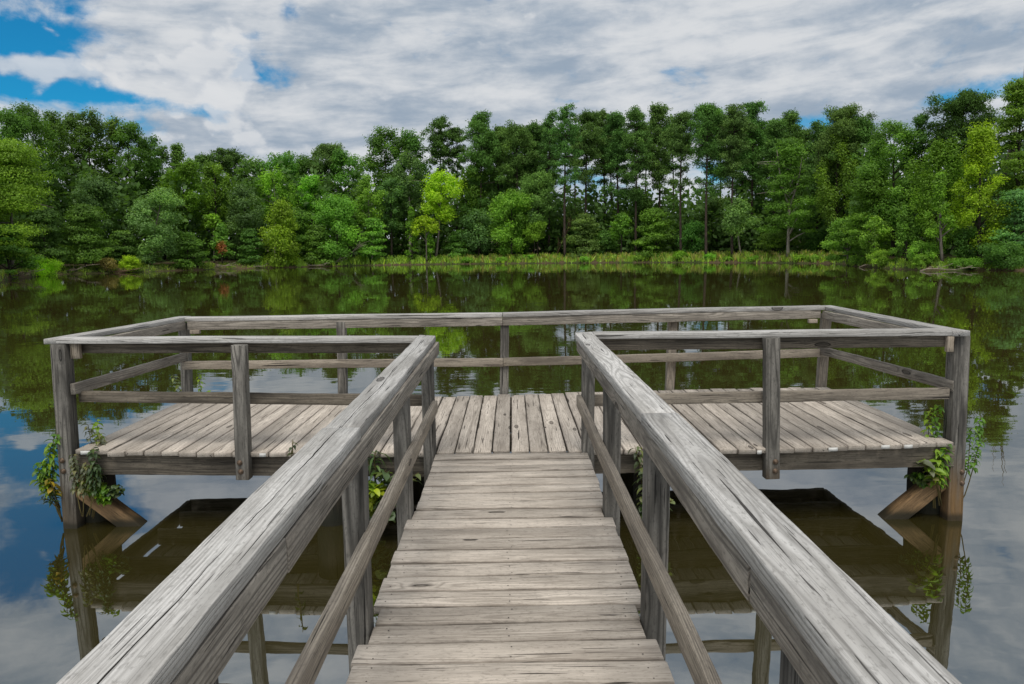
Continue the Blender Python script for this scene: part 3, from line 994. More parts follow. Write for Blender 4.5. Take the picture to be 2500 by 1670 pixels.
# ---- far left: tall dark oaks behind, lighter boughs in front
for (px, top, hw, off, lab) in [
        (10, 268, 42, 20, 'dark tall oak cut by the left frame edge behind the olive boughs'),
        (66, 253, 46, 22, 'tallest dark round-topped tree at the far left of the skyline'),
        (126, 270, 36, 21, 'dark oak just right of the tallest far-left crown'),
        (172, 270, 36, 23, 'dark oak with a knobbly top, third of the far-left tall group'),
        (217, 269, 36, 20, 'dark oak with blue sky holes low in its crown, left skyline'),
        (266, 287, 36, 22, 'dark oak where the left skyline starts to step down'),
        (316, 297, 42, 19, 'broad dark oak at the right shoulder of the tall left group'),
        (362, 332, 30, 20, 'smaller dark oak one step below the tall left group'),
        (397, 354, 24, 22, 'small round dark tree ending the left group before the cloud tower')]:
    MT(OAK, 'oak', px, top, hw * 1.45, 540, off, v3(COAK, 0.95), lab, dens=0.85)
MT(OAK, 'spray', 22, 335, 118, 610, 2.5, v3(COLI, 0.85), 'big olive-green tree with bare dead branches leaning in at the left frame edge', bare=5, trunk=GREY, dens=0.8)
MT(OAK, 'spray', 15, 545, 66, 655, 0.5, v3(CMID, 0.6), 'low dark green boughs hanging over the water at the left frame edge', leafk=0.9)
MT(OAK, 'spray', 105, 500, 62, 640, 6, v3(CDK, 1.2), 'dark drooping tree between the olive tree and the left bank')
MT(OAK, 'round', 228, 428, 62, 560, 9, v3(CBLU, 0.6), 'dark bluish round tree under the tall left oaks')
MT(OAK, 'spray', 205, 495, 72, 640, 3, v3(CMID, 0.62), 'dark layered tree with drooping sprays above the left bank')
MT(OAK, 'round', 398, 462, 66, 640, 1.5, v3(CBLU, 1.15), 'pale blue-green bushy tree with leaning grey trunk on the left shore', trunk=GREY, base_px=352)
MT(OAK, 'spray', 455, 565, 50, 652, 1.5, v3(CMID, 0.65), 'dark low tree right of the pale blue-green tree')
MT(OAK, 'cone', 434, 350, 46, 520, 20, v3(COAK, 1.0), 'pointed dark green tree rising at the left end of the low skyline')
MT(OAK, 'oak', 446, 388, 56, 560, 12, v3(COLI, 0.62), 'olive-green tree behind the pale blue-green tree')
MT(OAK, 'fan', 526, 402, 60, 590, 11, v3(COLI, 0.75), 'soft olive-green tree in the middle of the low left skyline')
MT(PINE, 'pine', 500, 377, 34, 460, 26, v3(CPIN, 1.0), 'small distant pine tip left of the taller one on the low skyline')
MT(PINE, 'pine', 560, 362, 38, 450, 26, v3(CPIN, 0.9), 'dark pine tip standing highest on the low left skyline')
MT(OAK, 'oak', 615, 386, 64, 540, 24, v3(COAK, 1.1), 'distant dark treetop between two pine tips on the low skyline')
MT(OAK, 'oak', 690, 374, 70, 540, 23, v3(COAK, 1.15), 'rounded distant treetop in the lowest dip of the skyline')
MT(OAK, 'oak', 750, 380, 56, 540, 25, v3(COAK, 1.0), 'small distant treetop just left of the ragged pine')
MT(PINE, 'pine', 798, 356, 40, 470, 24, v3(CPIN, 1.1), 'ragged pine with see-through top above the bright round tree')
MT(OAK, 'oak', 852, 366, 66, 540, 20, v3(COAK, 1.2), 'mid-green round treetop right of the ragged pine')
MT(OAK, 'round', 597, 450, 54, 610, 7, v3(CBLU, 0.62), 'dark bluish tree behind the small tree with an orange patch')
MT(OAK, 'fan', 668, 420, 50, 520, 10, v3(COLI, 0.95), 'light green fan-shaped tree on a bare pale trunk', trunk=PALE, bare=2)
MT(OAK, 'round', 760, 427, 44, 520, 11, v3(CBR, 0.95), 'small bright green dome-shaped tree above the mid-left trees')
MT(OAK, 'spray', 722, 505, 58, 640, 5, v3(CMID, 0.65), 'dark green tree behind the leaning yellow-green tree')
MT(OAK, 'cone', 690, 488, 84, 650, 0.8, v3((0.23, 0.40, 0.03), 0.95), 'ragged yellow-green tree leaning out over the left shore', base_px=680, dens=0.75)
MT(OAK, 'round', 822, 478, 66, 636, 2.5, v3(CMID, 0.85), 'broad mid-green tree above the fallen grey branch')
MT(OAK, 'spray', 775, 545, 44, 642, 2, v3(CMID, 0.72), 'low green boughs between the yellow-green tree and the fallen branch')
MT(OAK, 'cone', 540, 545, 38, 632, 3, v3(CMID, 0.95), 'small green tree with a dead orange patch near the shore')
MT(OAK, 'umbrella', 520, 520, 22, 555, 5, v3(COLI, 0.95), 'thin light-leaved tree just above the one with the orange patch', trunk=GREY)
MT(OAK, 'spray', 610, 555, 40, 645, 3, v3(CDK, 1.3), 'dark undergrowth tree right of the one with the orange patch')
MT(OAK, 'spray', 300, 560, 46, 645, 4, v3(CDK, 1.3), 'dark low tree behind the lime bush on the left bank')
# ---- centre left
MT(OAK, 'oak', 938, 312, 64, 500, 16, v3(COAK, 1.05), 'large dark oak where the skyline climbs left of the tall pines')
MT(OAK, 'oak', 1003, 322, 58, 500, 17, v3(COAK, 0.9), 'dark rounded oak right beside the large climbing-skyline oak')
MT(PINE, 'pine', 1072, 288, 34, 430, 16, v3(CPIN, 0.95), 'dark pine standing highest left of centre')
MT(PINE, 'pine', 1113, 306, 24, 430, 18, v3(CPIN, 1.0), 'short pine tucked right of the highest left-of-centre pine')
MT(OAK, 'fan', 1000, 372, 46, 520, 9, v3(CBLU, 0.8), 'bluish leafy tree with pale bare stems behind the bright yellow tree', trunk=PALE, bare=3)
MT(OAK, 'round', 955, 432, 42, 560, 7, v3(CBLU, 0.72), 'bluish-green tree left of the pale bare stems')
MT(OAK, 'round', 896, 428, 42, 560, 5, v3(CMID, 0.9), 'light-topped green tree on a thin white trunk', trunk=PALE, base_px=907)
MT(OAK, 'spray', 912, 528, 40, 628, 2.5, v3(CMID, 0.95), 'low green boughs in front of the thin white trunk', trunk=PALE, base_px=906)
MT(OAK, 'round', 1082, 421, 60, 530, 2.5, v3(CYEL, 1.0), 'bright yellow-green tree standing out left of centre', trunk=GREY, base_px=1062)
MT(OAK, 'umbrella', 1040, 531, 38, 566, 1.8, v3(CYEL, 0.95), 'small flat yellow-green tree under the bright yellow one', trunk=GREY)
MT(OAK, 'cone', 1005, 505, 24, 632, 2.2, v3(CBR, 0.62), 'ivy-covered trunk left of the bright yellow tree', cat='tree', leafk=0.8)
MT(OAK, 'cone', 1050, 560, 20, 630, 1.6, v3(CBR, 0.75), 'shorter ivy-covered trunk below the bright yellow tree', cat='tree', leafk=0.8)
MT(OAK, 'spray', 1120, 560, 40, 628, 5, v3(CDK, 1.5), 'dark low boughs right of the shorter ivy-covered trunk')
# ---- the pine row
pines = [(1172, 291, 34, 430, 'pine with a dense round head at the left end of the pine row'),
         (1215, 304, 26, 420, 'pine just right of the dense round-headed one'),
         (1260, 305, 30, 420, 'flat-topped pine left of the two leaning thin ones'),
         (1303, 302, 24, 420, 'thin pine with sky showing through below its head'),
         (1341, 284, 24, 430, 'slender pine touching the tallest thin one from the left'),
         (1379, 263, 26, 400, 'tallest thin pine with a bare trunk against open sky'),
         (1430, 276, 31, 410, 'broad pine right of the tallest thin one'),
         (1476, 271, 22, 420, 'narrow pine with a pointed head in the middle of the row'),
         (1510, 279, 28, 420, 'round-headed pine right of the narrow pointed one'),
         (1552, 274, 26, 430, 'pine with stepped boughs near the middle of the row'),
         (1610, 270, 34, 420, 'wide domed pine with blue sky below its boughs'),
         (1664, 272, 28, 430, 'dark pine between the wide domed one and the highest head'),
         (1724, 253, 32, 430, 'pine with the highest head of the row'),
         (1789, 262, 30, 430, 'dense dark pine right of the highest head'),
         (1836, 262, 32, 430, 'feathery-headed pine beside the dense dark one'),
         (1892, 291, 26, 440, 'shorter pine at the right end of the dense row'),
         (1935, 274, 30, 430, 'open-headed pine standing alone right of the row'),
         (1996, 303, 24, 420, 'small dark pine head left of the twin-headed pine'),
         (2062, 268, 44, 430, 'wide twin-headed pine above the big green trees on the right')]
for i, (px, top, hw, bot, lab) in enumerate(pines):
    MT(PINE, 'pine', px, top, hw * random.uniform(1.15, 1.45), bot + (random.uniform(25, 75) if 1350 < px < 1830 else random.uniform(75, 135)), {1724: 1.6, 1789: 1.8, 1379: 1.8, 1664: 2.5}.get(px, 8 + (i * 5 % 9)), v3(CPIN, 1.05), lab, trunk=(0.075, 0.058, 0.046), dens=1.0)
for (px, top, hw, bot) in [(1192, 318, 36, 520), (1238, 322, 34, 520), (1284, 318, 34, 520), (1322, 312, 34, 500), (1404, 322, 26, 420), (1494, 304, 32, 430),
                           (1580, 302, 32, 410), (1638, 304, 32, 420), (1756, 292, 34, 430), (1812, 290, 36, 470), (1864, 304, 40, 540),
                           (1912, 312, 40, 540), (1966, 322, 40, 540), (2025, 318, 40, 540), (2100, 300, 44, 540)]:
    MT(PINE, 'pine', px + random.uniform(-6, 6), top + random.uniform(-8, 14), hw * random.uniform(1.05, 1.4), bot, random.uniform(19, 27), v3(CPIN, 0.95),
       'dark pine of the second rank showing between the heads of the tall pine row', trunk=(0.075, 0.058, 0.046), group='second rank of pines')
MT(PINE, 'pine', 1312, 428, 48, 560, 6, v3(CPIN, 1.45), 'short young pine with spreading low boughs below the flat-topped pine')
MT(OAK, 'round', 1160, 395, 58, 540, 9, v3(COLI, 0.50), 'dull olive tree filling the gap below the leftmost pines')
MT(OAK, 'round', 1248, 462, 66, 618, 3.0, v3(CBR, 0.72), 'bright mid-green tree in front of the pine trunks at centre')
MT(OAK, 'round', 1168, 512, 50, 615, 4.5, v3(CBLU, 0.75), 'dark bluish tree right of the bright yellow tree')
MT(PINE, 'pine', 1305, 545, 34, 590, 4, v3(COLI, 0.7), 'low tan-green pine bough tree beside the bright central tree')
MT(OAK, 'spray', 1425, 520, 52, 625, 5, v3(CPIN, 1.25), 'dark green low tree behind the bare brown twigs')
MT(OAK, 'umbrella', 1517, 520, 34, 580, 4, v3(CBR, 0.6), 'small light green tree between the middle pine trunks')
MT(OAK, 'spray', 1602, 505, 62, 628, 4, v3(CMID, 0.72), 'broad dark green tree under the wide domed pine')
MT(OAK, 'spray', 1480, 560, 40, 625, 6, v3(CDK, 1.4), 'dark brush tree left of the small light green tree')
MT(OAK, 'round', 1690, 540, 46, 628, 6, v3(CDK, 1.6), 'dark green thicket tree between two bare pine trunks')
MT(OAK, 'round', 1560, 470, 50, 600, 12, v3(CPIN, 1.2), 'dark backing tree below the stepped-bough pine')
MT(OAK, 'round', 1750, 480, 52, 620, 13, v3(CPIN, 1.1), 'dark backing tree behind the parasol-shaped tree')
MT(OAK, 'round', 1400, 505, 46, 600, 14, v3(CPIN, 1.15), 'dark backing tree behind the tallest thin pine')
MT(OAK, 'umbrella', 1792, 483, 60, 560, 2.5, v3(CBLU, 1.05), 'parasol-shaped blue-green tree on a thin curved pale trunk', trunk=PALE, base_px=1812)
MT(OAK, 'spray', 1930, 335, 74, 560, 2.5, v3(CMID, 0.62), 'sparse tall tree on a forked pale trunk at the water', trunk=PALE, fork=True, base_px=1926, dens=0.62, bare=3)
MT(OAK, 'spray', 1900, 560, 62, 600, 5, v3(CMID, 0.70), 'low drooping spray boughs left of the forked pale trunk', dens=0.5)
MT(OAK, 'round', 2005, 560, 56, 630, 11, v3(CDK, 1.2), 'dark shaded tree in the hollow right of the forked pale trunk')
# ---- right
MT(OAK, 'fan', 2042, 336, 62, 540, 5, v3(CBR, 0.58), 'green feathery tree right of the forked pale trunk')
MT(OAK, 'oak', 2182, 291, 78, 560, 8, v3(CMID, 0.75), 'tallest broad green tree on the right, left of the dark pine')
MT(OAK, 'spray', 2130, 405, 80, 600, 3, v3(CBR, 0.55), 'big layered green tree in the middle of the right bank')
MT(OAK, 'spray', 2072, 528, 62, 628, 2, v3(CMID, 0.95), 'low spreading tree hanging over the right end of the grassy bank', trunk=GREY)
MT(OAK, 'round', 2138, 532, 42, 628, 1.0, v3(CMID, 1.05), 'small leafy tree on slanting grey stems at the right inlet', trunk=GREY)
MT(PINE, 'pine', 2254, 279, 34, 430, 12, v3(CPIN, 0.85), 'smaller dark pine left of the big dark pine')
MT(PINE, 'pine', 2358, 226, 64, 480, 12, v3(CPIN, 0.72), 'big spreading dark pine above the right bank')
MT(OAK, 'fan', 2290, 344, 72, 590, 6, v3(COLI, 0.78), 'olive-green plume-shaped tree below the big dark pine')
MT(OAK, 'cone', 2292, 420, 46, 585, 1.5, v3(COLI, 0.95), 'slim light green tree on a thin straight trunk at the right shore', trunk=GREY, base_px=2306, dens=0.85)
MT(OAK, 'cone', 2215, 500, 52, 630, 3, v3(CMID, 0.85), 'green tree left of the slim straight-trunked tree')
MT(OAK, 'cone', 2398, 304, 92, 615, 2, v3(CYEL, 0.72), 'bright yellow-green tall tree near the right frame edge', dens=0.85)
MT(OAK, 'spray', 2492, 188, 66, 470, 7, v3(CMID, 0.8), 'tall green tree cut by the right frame edge', bare=0)
MT(OAK, 'spray', 2478, 460, 62, 610, 2.5, v3(CBLU, 0.95), 'bluish-green boughs at the right frame edge')
MT(OAK, 'round', 2455, 592, 66, 664, 0.5, v3(CDK, 1.25), 'dark dense shrub tree overhanging the water at right', leafk=0.8)
MT(OAK, 'round', 2365, 560, 50, 645, 4, v3(CDK, 1.4), 'dark low tree behind the right driftwood')

# ---- bushes by the water
MT(BUSH, 'round', 100, 628, 42, 678, -0.6, v3(CYEL, 1.15), 'bright lime bush at the water edge on the far left', cat='bush', leafk=0.6)
MT(BUSH, 'round', 312, 626, 30, 657, 0.2, v3(CYEL, 0.9), 'small lime bush right of the tan one on the left bank', cat='bush', leafk=0.6)
MT(BUSH, 'round', 262, 630, 29, 656, 0.3, v3((0.26, 0.26, 0.08), 1.0), 'tan-green thin bush on the left bank', cat='bush', leafk=0.6, dens=0.6)
MT(BUSH, 'round', 2156, 612, 32, 648, 0.8, v3(CBR, 0.9), 'round light green bush at the right inlet', cat='bush', leafk=0.6)
MT(BUSH, 'round', 2255, 592, 40, 634, 1.5, v3(CMID, 1.1), 'taller green bush behind the right shore', cat='bush', leafk=0.7)
MT(BUSH, 'round', 2250, 622, 26, 655, 0.6, v3(CBR, 0.75), 'small green bush at the right water edge below the taller one', cat='bush', leafk=0.6)
MT(BUSH, 'round', 2100, 628, 30, 650, 0.8, v3(CMID, 0.9), 'low dark green bush at the right end of the grassy bank', cat='bush', leafk=0.6)
MT(BUSH, 'round', 2360, 634, 42, 660, 0.8, v3(CBR, 0.6), 'low weedy bush among the right driftwood', cat='bush', leafk=0.6)
for (px, top, hw) in [(1140, 632, 22), (1225, 629, 18), (1290, 622, 20), (1430, 628, 18), (1560, 626, 20), (1662, 613, 24), (1730, 620, 20), (1772, 626, 16),
                      (1845, 626, 18), (1950, 624, 20), (1988, 624, 18)]:
    MT(BUSH, 'round', px, top, hw, 638, 1.2, v3(random.choice([CBR, CMID, COLI]), 1.0), 'low leafy weed clump growing in the grassy far bank', cat='bush', leafk=0.6,
       group='weed clumps along the far bank')

# orange dead patch on the small tree
ob = [o for o in COL.objects if o.get('label', '').startswith('small green tree with a dead orange')][0]
q = at(541, 603, ob.location.y - 1.6) - ob.location
V, tone = blob_leaves([(q.x, q.y, q.z, 0.75, 0.5, 1.0, 0.5)], 0.26, 0.15, 0.9)
pt = mesh_np('dead_foliage', V, np.arange(len(V)).reshape(-1, 4), M_LEAF, ob, attrs={'tone': tone})
pt.color = (0.36, 0.14, 0.05, 1)
pt['label'] = 'dead orange-red foliage patch'

# bare brown twigs and fallen branches
def deadwood(name, label, cat, px, py, off, L, hgt, col, n=9, ang=None, r=0.09):
    d = ray(px, py)
    a = math.degrees(math.atan2(d.x, d.y))
    rr = float(shore_r(a)) + off
    y = rr * math.cos(math.radians(a))
    p = at(px, py, y)
    o = None
    tb = Tubes()
    an = ang if ang is not None else random.uniform(-0.4, 0.4)
    main = [Vector((math.cos(an) * L * (s - 0.5), random.uniform(-0.3, 0.3), hgt * s + 0.12 * math.sin(s * 7))) for s in np.linspace(0, 1, 7)]
    tb.add(main, [r * (1 - 0.75 * s) for s in np.linspace(0, 1, 7)], 6)
    for k in range(n):
        s0 = main[random.randint(1, 6)]
        e = s0 + Vector((random.uniform(-0.15, 0.45) * L * math.cos(an), random.uniform(-0.8, 0.5), random.uniform(0.1, 0.5) * max(hgt, 0.9)))
        m = s0.lerp(e, 0.5) + Vector((0, 0, random.uniform(-0.1, 0.15)))
        tb.add([s0, m, e], [r * 0.45, r * 0.3, 0.015], 5)
    o = tb.build(name, M_BARK)
    o.location = (p.x, y, max(0.02, float(ground_z(p.x, y))))
    o.color = (*col, 1)
    o['label'], o['category'] = label, cat
    return o


DW = (0.33, 0.28, 0.22)
deadwood('fallen_branch', 'pale dead branch fan sticking up from the shore left of centre', 'branch', 842, 642, -0.4, 4.6, 3.0, DW, 16, 0.1)
deadwood('fallen_branch', 'grey fallen log lying at the waterline below the broad mid-green tree', 'branch', 764, 650, -0.4, 5.0, 0.5, DW, 5, 0.0, 0.11)
deadwood('fallen_branch', 'bleached branch tangle at the shore below the orange-patched tree', 'branch', 538, 655, -0.4, 4.6, 0.9, DW, 8, 0.05)
deadwood('fallen_branch', 'small bleached branch at the shore left of the yellow-green tree', 'branch', 634, 653, -0.4, 2.6, 0.6, DW, 5, 0.0, 0.07)
deadwood('fallen_branch', 'reddish fallen branch along the left bank under the lime bush', 'branch', 280, 662, -0.2, 6.0, 0.4, (0.24, 0.15, 0.10), 8, 0.0, 0.09)
deadwood('fallen_branch', 'grey twiggy branch on the left bank between the two lime bushes', 'branch', 175, 663, -0.3, 3.6, 0.9, DW, 9, 0.2, 0.06)
deadwood('driftwood_pile', 'tangle of driftwood branches in the water at the left frame edge', 'driftwood', 30, 690, -1.6, 4.0, 0.7, (0.20, 0.16, 0.13), 22, 0.1, 0.06)
deadwood('fallen_branch', 'bare grey branch slanting up at the right shore', 'branch', 2395, 640, 0.2, 3.2, 0.9, DW, 5, -0.1, 0.08)
deadwood('driftwood_pile', 'pale driftwood lying in the water before the slim right tree', 'driftwood', 2310, 660, -1.2, 4.4, 0.3, DW, 9, 0.0, 0.06)
deadwood('fallen_branch', 'thin bare branch dipping into the right inlet', 'branch', 2125, 652, -0.6, 2.2, 0.5, DW, 3, -0.2, 0.05)
o = deadwood('bare_shrub', 'bare brown twiggy shrub in front of the tallest thin pine', 'shrub', 1372, 628, 3.5, 2.4, 5.2, (0.12, 0.075, 0.05), 26, 0.3, 0.07)
o = deadwood('bare_tree', 'leafless grey treetop left of the tree at the right frame edge', 'tree', 2440, 600, 9, 3.0, 14.0, (0.22, 0.19, 0.17), 22, 0.5, 0.16)

# ---- woods behind and dark undergrowth: one mass nobody could count
def woods():
    n = 150000
    a = rng.uniform(-95, 95, n)
    px = 1250 + FPX * np.tan(np.radians(np.clip(a, -60, 60)))
    topy = np.interp(px, [-400, 0, 330, 450, 900, 1150, 1350, 1850, 2000, 2200, 2500, 2900], [350, 350, 380, 410, 400, 400, 470, 480, 420, 380, 350, 350])
    off = rng.uniform(9, 34, n)
    r = shore_r(a) + off
    x, y = r * np.sin(np.radians(a)), r * np.cos(np.radians(a))
    gz = ground_z(x, y)
    ztop = np.clip(CAMZ + (611 - topy) / FPX * np.maximum(y, 45), 6, 17)
    ztop = ztop * (0.8 + 0.2 * np.sin(a * 2.3 + off * 0.3) + 0.08 * rng.normal(size=n))
    z = gz + (np.maximum(ztop, 4) - gz) * rng.uniform(0, 1, n) ** 0.85
    P = np.stack([x, y, z], 1)
    N = unit(n) + np.array([0, -0.2, 0.7])
    N /= np.linalg.norm(N, axis=1, keepdims=True)
    V = leaf_quads(P, N, 0.25 + 0.0055 * r, 0.18 + 0.0042 * r, 0.2)
    tone = np.repeat(np.clip(0.35 + 0.18 * np.sin(a * 3.1 + off) + rng.normal(0, 0.12, n), 0, 1), 4)
    o = mesh_np('woods', V, np.arange(len(V)).reshape(-1, 4), M_LEAF, attrs={'tone': tone})
    o.color = (0.105, 0.205, 0.046, 1)
    o['kind'] = 'stuff'
    o['label'], o['category'] = 'dark mass of woods and undergrowth behind the shore trees', 'woods'


woods()


def grass(name, label, px0, px1, n, col, hgt, o0, o1, seed):
    rg = np.random.default_rng(seed)
    px = rg.uniform(px0, px1, n)
    a = np.degrees(np.arctan((px - 1250) / FPX))
    keep = (np.sin(a * 4.1 + seed) + np.sin(a * 9.7 + 2 * seed) + rg.normal(0, 0.9, n)) > -0.5
    a = a[keep]
    n = len(a)
    off = rg.uniform(0, 1, n) ** 0.8 * (o1 - o0) + o0
    r = shore_r(a) + off
    x, y = r * np.sin(np.radians(a)), r * np.cos(np.radians(a))
    gz = ground_z(x, y) - 0.05
    h = hgt * rg.uniform(0.5, 1.25, n) * (0.8 + 0.35 * np.sin(a * 6 + off))
    wv = 0.0011 * y
    ang = rg.uniform(0, 3.14, n)
    lx, ly = rg.normal(0, 0.28, n) * h, rg.normal(0, 0.28, n) * h
    V = np.empty((n, 4, 3))
    V[:, 0] = np.stack([x - wv * np.cos(ang), y - wv * np.sin(ang), gz], 1)
    V[:, 1] = np.stack([x + wv * np.cos(ang), y + wv * np.sin(ang), gz], 1)
    V[:, 2] = np.stack([x + lx + wv * 0.4 * np.cos(ang), y + ly + wv * 0.4 * np.sin(ang), gz + h], 1)
    V[:, 3] = np.stack([x + lx - wv * 0.4 * np.cos(ang), y + ly - wv * 0.4 * np.sin(ang), gz + h], 1)
    tone = np.repeat(np.clip(0.5 + rg.normal(0, 0.22, n), 0, 1), 4)
    o = mesh_np(name, V.reshape(-1, 3), np.arange(n * 4).reshape(-1, 4), M_PLANT, attrs={'tone': tone})
    o.color = (*col, 1)
    o['kind'] = 'stuff'
    o['label'], o['category'] = label, 'grass'


grass('green_grass', 'green grass and weeds along the shore', 620, 2075, 27000, (0.270, 0.440, 0.06), 0.72, 0.15, 5.5, 1)
grass('short_grass', 'short green weeds along the left bank', -60, 640, 9000, (0.20, 0.30, 0.05), 0.28, 0.1, 4.0, 3)
grass('low_grass', 'low green weeds along the right bank', 2060, 2560, 8000, (0.22, 0.36, 0.05), 0.32, 0.1, 4.0, 4)
grass('dry_grass', 'dry tan grass on the far bank', 1080, 2060, 8000, (0.36, 0.36, 0.11), 0.8, 0.5, 5.0, 2)



# ------------------------------------------------------------------ climbing plants on the pier
class Leaves:
    def __init__(s):
        s.V, s.F, s.T, s.n = [], [], [], 0

    def leaf(s, base, d, L, W, droop=0.5, tone=None, shape='lance'):
        """pointed leaf folded along its midrib, bending down towards the tip"""
        d = Vector(d).normalized()
        side = d.cross(Vector((0, 0, 1)))
        if side.length < 0.05:
            side = Vector((1, 0, 0))
        side.normalize()
        roll = random.uniform(-0.7, 0.7)
        prof = {'lance': [0.10, 0.75, 1.0, 0.72, 0.35, 0.02], 'ovate': [0.12, 0.80, 1.0, 0.95, 0.62, 0.05]}[shape]
        tone = random.uniform(0.1, 0.9) if tone is None else tone
        p = Vector(base)
        k = len(prof)
        base_i = s.n
        for i, wv in enumerate(prof):
            up = side.cross(d).normalized()
            sd = (side * math.cos(roll) + up * math.sin(roll))
            nr = sd.cross(d).normalized()
            hw = W * 0.5 * wv
            for q, lift in ((-hw, 0.25), (0, 0), (hw, 0.25)):
                v = p + sd * q + nr * abs(q) * lift
                s.V.append(tuple(v))
                s.T.append(tone)
            p = p + d * (L / (k - 1))
            d = (d + Vector((0, 0, -droop * 1.6 / (k - 1)))).normalized()
        s.n += 3 * k
        for i in range(k - 1):
            q = base_i + 3 * i
            s.F.append((q, q + 1, q + 4, q + 3))
            s.F.append((q + 1, q + 2, q + 5, q + 4))

    def build(s, name, col, parent):
        o = mesh_np(name, np.array(s.V), s.F, M_PLANT, parent, attrs={'tone': np.array(s.T)}, smooth=True)
        o.color = (*col, 1)
        return o


def stemline(p0, p1, bend, n=8):
    p0, p1 = Vector(p0), Vector(p1)
    b = Vector(bend)
    return [p0.lerp(p1, i / (n - 1)) + b * math.sin(math.pi * i / (n - 1)) + Vector((random.uniform(-.008, .008), random.uniform(-.008, .008), 0)) for i in range(n)]


def vine(label, base, stems, cat='plant', name='climbing_plant', bushy=True, u0=0.12):
    """stems: (p0, p1, bend, leaf count, leaf length, leaf width, droop, colour key, shape)"""
    o = empty(name, D(*base), label, cat)
    o0 = D(*base)
    tb = Tubes()
    lv = {}
    extra = []
    for (p0, p1, bend, nl, L, W, droop, col, shape) in (stems if bushy else []):
        j = lambda: random.uniform(-0.035, 0.035)
        extra.append((p0, (p1[0] + j(), p1[1] + j(), p1[2] - abs(j()) * 1.5), (bend[0] + j() * 0.6, bend[1], bend[2]), int(nl * 0.7), L, W, droop, tuple(c * 0.62 for c in col), shape))
    for (p0, p1, bend, nl, L, W, droop, col, shape) in list(stems) + extra:
        pts = [p - o0 for p in stemline(D(*p0), D(*p1), bend)]
        tb.add(pts, [0.005 - 0.0028 * i / 7 for i in range(8)], 5)
        g = lv.setdefault(col, Leaves())
        for i in range(nl):
            u = u0 + (1 - u0) * (i + random.random() * 0.6) / nl
            f = min(u * 7, 6.99)
            p = pts[int(f)].lerp(pts[int(f) + 1], f - int(f))
            an = i * 2.4 + random.uniform(-0.5, 0.5)
            d = Vector((math.cos(an), math.sin(an), random.uniform(0.0, 0.55)))
            g.leaf(p, d, L * random.uniform(0.7, 1.2), W * random.uniform(0.75, 1.2), droop * random.uniform(0.6, 1.3), shape=shape)
    t = tb.build('stems', M_BARK, o)
    t.color = (0.16, 0.13, 0.05, 1)
    for c, g in lv.items():
        g.build('leaves', c, o)
    return o


LG, MG, GG, DG, YG = (0.22, 0.36, 0.035), (0.11, 0.24, 0.028), (0.15, 0.17, 0.10), (0.065, 0.11, 0.045), (0.30, 0.42, 0.03)
random.seed(21)
vine('drooping light green plant climbing the outer left side of the left corner post', (-3.70, 5.47, -0.62), [
    ((-3.70, 5.47, -0.62), (-3.65, 5.44, 0.13), (-0.05, 0, 0), 40, 0.075, 0.030, 1.6, MG, 'lance'),
    ((-3.70, 5.47, -0.62), (-3.69, 5.42, 0.06), (-0.06, 0, 0), 40, 0.075, 0.032, 1.7, LG, 'lance'),
    ((-3.70, 5.46, -0.50), (-3.80, 5.42, -0.10), (-0.02, 0, 0.03), 34, 0.07, 0.034, 1.4, MG, 'ovate'),
    ((-3.70, 5.44, -0.50), (-3.80, 5.40, -0.20), (0, 0, 0.03), 24, 0.07, 0.028, 1.0, LG, 'lance'),
    ((-3.70, 5.44, -0.50), (-3.76, 5.40, -0.34), (0, 0, 0.02), 22, 0.065, 0.02, 0.7, DG, 'lance'),
    ((-3.70, 5.44, -0.45), (-3.72, 5.38, -0.22), (0, 0, 0.02), 8, 0.075, 0.03, 1.6, (0.30, 0.24, 0.03), 'ovate')], u0=0.34)
vine('grey-green leafy plant growing up between the left corner post and the deck end', (-3.47, 5.50, -0.60), [
    ((-3.48, 5.52, -0.60), (-3.50, 5.60, 0.16), (0.03, 0, 0), 60, 0.065, 0.027, 1.6, GG, 'lance'),
    ((-3.47, 5.52, -0.60), (-3.42, 5.62, 0.19), (0.02, 0, 0), 46, 0.075, 0.034, 1.5, LG, 'lance'),
    ((-3.46, 5.48, -0.60), (-3.38, 5.55, 0.10), (0.04, 0, 0), 60, 0.065, 0.026, 1.5, GG, 'lance'),
    ((-3.45, 5.42, -0.55), (-3.33, 5.36, 0.03), (0.04, -0.02, 0), 46, 0.07, 0.03, 1.9, DG, 'lance'),
    ((-3.49, 5.40, -0.55), (-3.49, 5.38, -0.03), (0.0, -0.02, 0), 55, 0.065, 0.027, 1.8, GG, 'lance'),
    ((-3.48, 5.40, -0.55), (-3.40, 5.37, -0.10), (0.0, -0.02, 0), 50, 0.065, 0.027, 1.8, GG, 'lance'),
    ((-3.46, 5.40, -0.55), (-3.30, 5.36, -0.12), (0.03, 0, 0.02), 50, 0.065, 0.028, 1.7, DG, 'lance')], u0=0.42, bushy=False)
vine('bright green bushy plant on the brace at the left corner post', (-3.40, 5.46, -0.60), [
    ((-3.43, 5.48, -0.50), (-3.42 + dx_, 5.41, -0.27 + dz_), (0, 0, 0.03), 24, 0.055, 0.036, 1.2, c_, 'ovate')
    for dx_, dz_, c_ in [(-0.06, 0, MG), (-0.02, 0.01, LG), (0.03, 0, MG), (0.07, -0.01, LG), (0.11, -0.03, MG), (0.10, -0.08, LG), (0.15, -0.06, MG), (0.16, -0.12, MG), (0.04, -0.07, MG),
                         (0.27, -0.06, DG), (0.23, -0.03, DG)]], u0=0.5)
